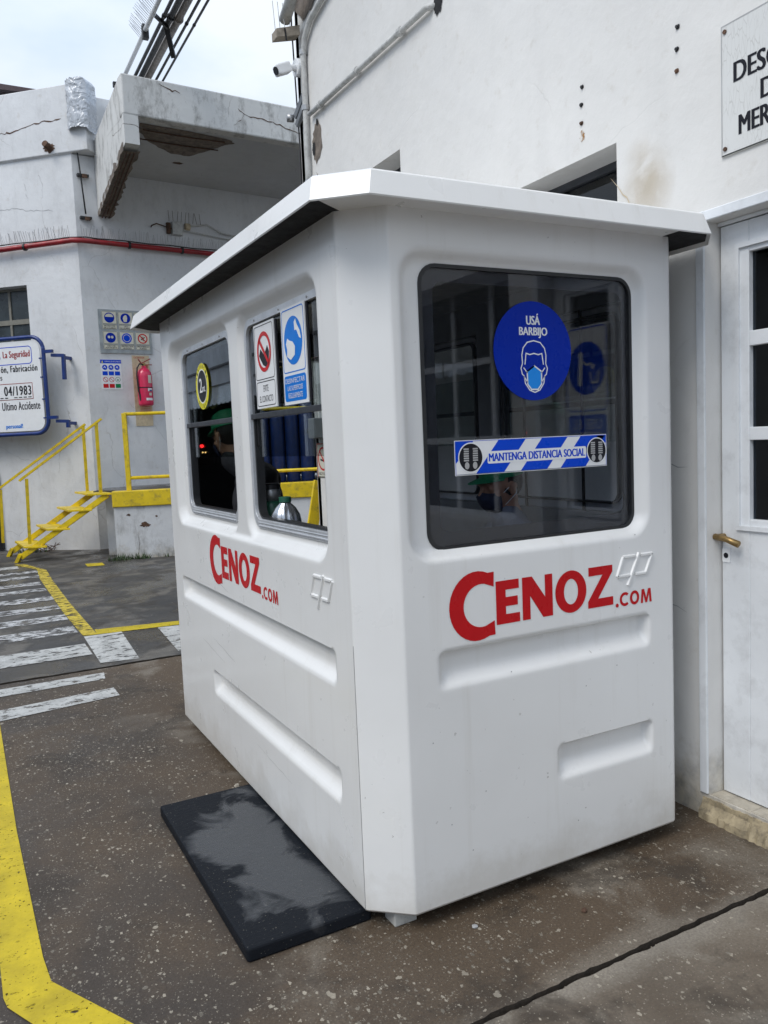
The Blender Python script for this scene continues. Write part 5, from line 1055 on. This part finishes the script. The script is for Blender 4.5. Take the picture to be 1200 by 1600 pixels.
for k in range(3): m.disc(P,.285+.10*k,2.995,.042,w,n=20); m.pbox(P,.243+.10*k,.327+.10*k,2.865,2.93,.005,w)
m.build('blue_print', M_STRB, t); m = MB()
for k in range(2): m.pbox(P,.243+.10*k,.327+.10*k,2.66,2.725,.005,w); m.ring(P,.285+.10*k,2.795,.042,.034,w,20); m.stroke(P,[(.255+.1*k,2.825),(.315+.1*k,2.765)],.008,w)
m.build('red_print', M_SRED, t); m = MB(); m.pbox(P,.443,.527,2.66,2.725,.005,w); m.ring(P,.485,2.795,.042,.036,w,20); m.poly(P,[(.465,2.78),(.505,2.78),(.485,2.81)],w); m.build('green_print', M_SGRN, t)
m = MB(); m.poly(P,[(.235,3.07),(.265,3.07),(.25,3.11)],w+.001); m.build('warning_triangle', M_SYEL, t); text('NORMAS DE SEGURIDAD', P,.285,.545,3.08,3.10,w+.001, M_WHITE, t)
m = MB()
for k in range(3): m.stroke(P,[(.265+.10*k,2.985),(.285+.1*k,3.01),(.30+.1*k,2.98)],.010,w+.001)
m.build('symbol', M_WHITE, t)
# extinguisher on backing board
t = thing('backing_board', 'faded beige and red board on the wall behind the extinguisher', 'board', PBW(.87,2.05,0)); MB().pbox(PBW,.74,1.03,2.02,3.2,.002,.012).build('panel', M_LAMP, t)
m = MB()
for k in range(5): m.pbox(PBW,.82,1.0,2.27+.035*k-.006,2.27+.035*k+.008,.0125,.0135)
m.pbox(PBW,.93,1.0,2.6,3.05,.0125,.0132); m.build('faded_print', simple('faded_red',(.45,.14,.09),.6,var=.3), t); text('EXTINTOR', PBW,.77,.95,3.145,3.18,.0135, simple('faded_red',(.45,.14,.09),.6), t, bold=.034)
ex = thing('fire_extinguisher', 'red fire extinguisher with black hose hanging on the wall by the dock', 'fire extinguisher', PBW(.88,2.35,.13))
c = PBW(.885,2.35,.15); MB().lathe(c, [(.10,0),(.118,.015),(.122,.04),(.122,.48),(.112,.55),(.08,.60),(.04,.63),(.035,.66)], 28).build('cylinder', M_EXT, ex, smooth=True)
MB().lathe(c, [(.1235,.29),(.1235,.305)], 28).build('band', M_SBLK, ex)
MB().lathe(c, [(.03,.655),(.03,.70),(.018,.71)], 14).build('valve', M_BRASS, ex); MB().bar(PBW(.86,3.06,.15), PBW(1.0,3.13,.16), .02, .015).bar(PBW(.87,3.03,.15), PBW(1.02,3.03,.16), .02, .012).bar(PBW(.86,3.03,.15), PBW(.80,3.12,.15),.02,.015).build('lever', M_RED, ex)
MB().tube([PBW(.87,3.03,.17),PBW(.80,3.04,.20),PBW(.755,2.97,.20),PBW(.745,2.85,.20),PBW(.755,2.6,.2),PBW(.775,2.50,.2)], .013, 8).build('hose', M_CABLE, ex, smooth=True); MB().tube([PBW(.772,2.55,.2),PBW(.785,2.44,.2)], .02, 8).build('nozzle', M_CABLE, ex)
def wrap(u, z0, z1, hw, m_, r=.1245):
    b = MB(); vs = []; n = 6
    for j in range(n+1):
        a = (u+hw*(2*j/n-1))/r; 
        for z in (z0, z1): vs.append(c+PBW.u*(r*math.sin(a))+PBW.n*(r*math.cos(a))+V(0,0,z))
    b.add(vs, [(2*j, 2*j+2, 2*j+3, 2*j+1) for j in range(n)]); return b.build('label_sticker', m_, ex)
wrap(.055,.37,.50,.035,M_CREAM); wrap(.05,.235,.285,.045,M_WHITE); wrap(.06,.235,.26,.03,M_NAVY,.1255); wrap(.05,.165,.21,.025,M_CREAM); wrap(.03,.085,.125,.06,M_WHITE)
t = thing('padlock_chain', 'grey padlock box with a thin chain hanging on the wall by the handrail', 'chain', PBW(.55,1.6,0))
MB().pbox(PBW,.53,.60,2.07,2.20,.002,.04).build('lock_body', M_GREYP, t, bevel=.01); ch_ = MB()
for k in range(26): z = 2.05-.024*k; ch_.tube([PBW(.565-.007*(k%2),z,.02),PBW(.565+.007*(k%2),z-.02,.02+.006*(k%2))], .005, 5)
ch_.build('chain', M_STEEL, t)

# loading dock
dk = thing('loading_dock', 'white concrete loading dock with thick yellow painted edge', 'dock', PD(1.5,0,-.5))
b_ = MB(); b_.pbox(PD,.012,6.6,0,.775,-2.9,-.03); b_.pbox(PD,.012,6.6,.775,1.0,-2.9,-.03); b_.build('wall', M_DOCKW, dk)
MB().pbox(PD,.0,6.6,.782,1.02,-.20,.0).build('edge_beam', M_YEL, dk, bevel=.012)
MB().pbox(PD,.0,6.6,1.0,1.018,-2.4,-.2).pbox(PD,-.35,0,.96,1.015,-2.4,-.5).build('deck', M_FARG, dk)
MB().pbox(PD,-.2,.012,0,.96,-2.0,-.6).build('side_wall', M_DOCKW, dk)
m = MB(); ragged(m, PD, .45, .50, .09, .05, -.027, am=.6); ragged(m, PD, .22, .66, .04, .025, -.027, am=.6); ragged(m, PD, .62, .62, .02, .015, -.027); m.build('chipped_paint', M_RUST, dk)
rail = thing('dock_railing', 'yellow tubular railing standing on the dock edge', 'railing', PD(.25,1.02,-.1))
MB().pbox(PD,.205,.275,1.02,2.17,-.15,-.09).build('post', M_YEL, rail, bevel=.004)
for k in (2.15, 4.1): MB().pbox(PD,k,k+.06,1.02,2.13,-.15,-.09).build('post', M_YEL, rail)
MB().tube([PD(.24,2.155,-.12),PD(6.4,2.155,-.12)], .026, 10).build('top_rail', M_YEL, rail, smooth=True); MB().tube([PD(.27,1.205,-.12),PD(6.4,1.205,-.12)], .026, 10).build('lower_rail', M_YEL, rail, smooth=True)
gasg = 'blue gas cylinders behind the dock railing'
cyl0 = None
pos = [(2.25+.235*k+random.uniform(-.01,.01), -.50) for k in range(9)]; ords = 'first second third fourth fifth sixth seventh eighth ninth'.split()
for i, (u, w) in enumerate(pos):
    p = PD(u, 1.018, w); z = random.uniform(1.25,1.4) if i else 1.35
    t = thing('gas_cylinder', f'dark blue gas cylinder on the dock, {ords[i]} from the left in the row', 'gas cylinder', p, gasg)
    if cyl0 is None:
        cyl0 = t; MB().lathe(p, [(.10,0),(.108,.02),(.108,1.12),(.09,1.2),(.04,1.26),(.035,1.30)], 16).build('cylinder', M_CYL, t, smooth=True); MB().lathe(p, [(.04,1.29),(.04,1.36),(.02,1.38)], 10).build('valve', M_STEEL, t)
        pass
    else:
        for ch in list(cyl0.children): c2 = ch.copy(); COL.objects.link(c2); c2.parent = t
        t.scale = (1, 1, z/1.35)
    if i == 5: text('NITRO', PL(p-V(0,.109,0)+V(-.03,0,0), (0,0,1), (-1,0,0)), .45, .70, -.022, .022, 0, M_GREYP, t)

# yellow stairs
Tp, Ft = V(2.01,12.593,0), V(.725,13.266,0); d_ = (Ft-Tp).normalized(); pr = V(-.055,.95,0)
st = thing('yellow_stairs', 'yellow painted steel stairs with twin handrails climbing to the dock', 'stairs', Tp+V(-.6,.6,0))
def SP(s, z, far_=0): q = Tp+(Ft-Tp)*s+pr*far_; return V(q.x, q.y, z)
for f_ in (0, 1):
    b_ = MB(); b_.bar(SP(.92,.085,f_), SP(-.02,.97,f_), .045, .085); b_.build('stringer', M_YEL, st, bevel=.004)
    b_ = MB(); b_.bar(SP(.92,.13,f_), SP(.97,.0,f_), .05, .09, upv=(.5,1,0)); b_.build('foot', M_YEL, st)
b_ = MB()
for z, s in ((1.0,.06),(.77,.27),(.50,.51),(.25,.76)):
    q = MB(); a0, a1 = s-.11, s+.13; pts = [SP(a0,z-.03,-.06),SP(a1,z-.03,-.06),SP(a1,z-.03,1.02),SP(a0,z-.03,1.02),SP(a0,z,-.06),SP(a1,z,-.06),SP(a1,z,1.02),SP(a0,z,1.02)]; q.hexa(pts); q.build('tread', M_YEL, st, bevel=.003)
for f_ in (0, 1):
    o = .0 if f_ == 0 else .0
    MB().bar(SP(.82+.2*f_,.28-.05*f_,f_), SP(.80+.2*f_,1.26-.18*f_,f_), .045,.045, upv=(0,1,0)).build('post', M_YEL, st); MB().bar(SP(.05,1.0,f_), SP(.045,2.04,f_), .045,.045, upv=(0,1,0)).build('post', M_YEL, st)
    MB().bar(SP(.875+.19*f_,1.235-.185*f_,f_), SP(-.012 if not f_ else .02,2.10 if not f_ else 2.06,f_), .045,.03).build('handrail', M_YEL, st)
# dark sheet left of the stairs
t = thing('dark_door', 'dark door edge behind the foot of the stairs at far left', 'door', PLW(-1.9,0,0)); MB().pbox(PLW,-2.6,-1.83,0.02,1.35,.003,.05).build('leaf', M_BLACK, t)
# weeds and grass at the dock foot
wd = MB()
for i in range(260):
    k = random.random(); p = PD(random.uniform(-.1,.5),0,random.uniform(.0,.12)) if k < .6 else (PLW(-1.1+random.uniform(-.25,.25),0,random.uniform(.15,.35)) if k < .8 else PD(random.uniform(.6,2.2),0,random.uniform(0,.05)))
    h_ = random.uniform(.03,.12); a = random.uniform(0,6.28); w_ = .01; d2 = V(math.cos(a),math.sin(a),0)
    wd.add([p+d2*w_, p-d2*w_, p+V(random.uniform(-.05,.05),random.uniform(-.05,.05),h_)], [(0,1,2)])
kind(wd.build('weeds', simple('weed_green',(.05,.08,.03),.8,var=.5)), 'stuff')
# wood offcut / dry weeds by the wall foot
b_ = MB()
for i in range(60): p = PLW(-.95+random.uniform(-.25,.25),random.uniform(0,.1),random.uniform(.1,.4)); b_.bar(p, p+V(random.uniform(-.1,.1),random.uniform(-.1,.1),random.uniform(0,.08)), .01,.006)
kind(b_.build('dry_debris', M_RUST), 'stuff')

# ------------------------------------------------------------ shed across the yard, left of the view (mirrored in the side windows)
shd = thing('corrugated_shed', 'long grey corrugated shed across the yard, mirrored in the side windows', 'shed', (-8, 20, 0))
b_ = MB(); vs = []; fs = []; n = 900
for i in range(n+1):
    y = 2+44*i/n; x = -6+.03*math.cos(y*2*math.pi/.25); vs += [(x, y, 3.1+.03*math.cos(y*2*math.pi/.5)), (x, y, 5.2)]
b_.add(vs, [(2*i, 2*i+2, 2*i+3, 2*i+1) for i in range(n)]); b_.build('fascia', M_SHED, shd)
MB().box(-6.1,-5.96,2,46,5.2,5.35).box(-6.03,-5.90,2,46,4.30,4.36).box(-6.03,-5.94,2,46,3.70,3.74).build('gutter', M_ALUD, shd); MB().box(-16,-6.12,2,46,5.3,5.4).build('roof', M_SHED, shd)
MB().box(-16,-15.9,2,46,0,5.3).box(-16,-6.1,45.9,46,0,5.3).box(-16,-6.1,2,2.1,0,5.3).build('wall', M_DARK, shd)
for y in (8, 14, 20, 26, 32): MB().box(-6.35,-6.15,y,y+.2,0,5.3).build('column', M_SHED, shd)
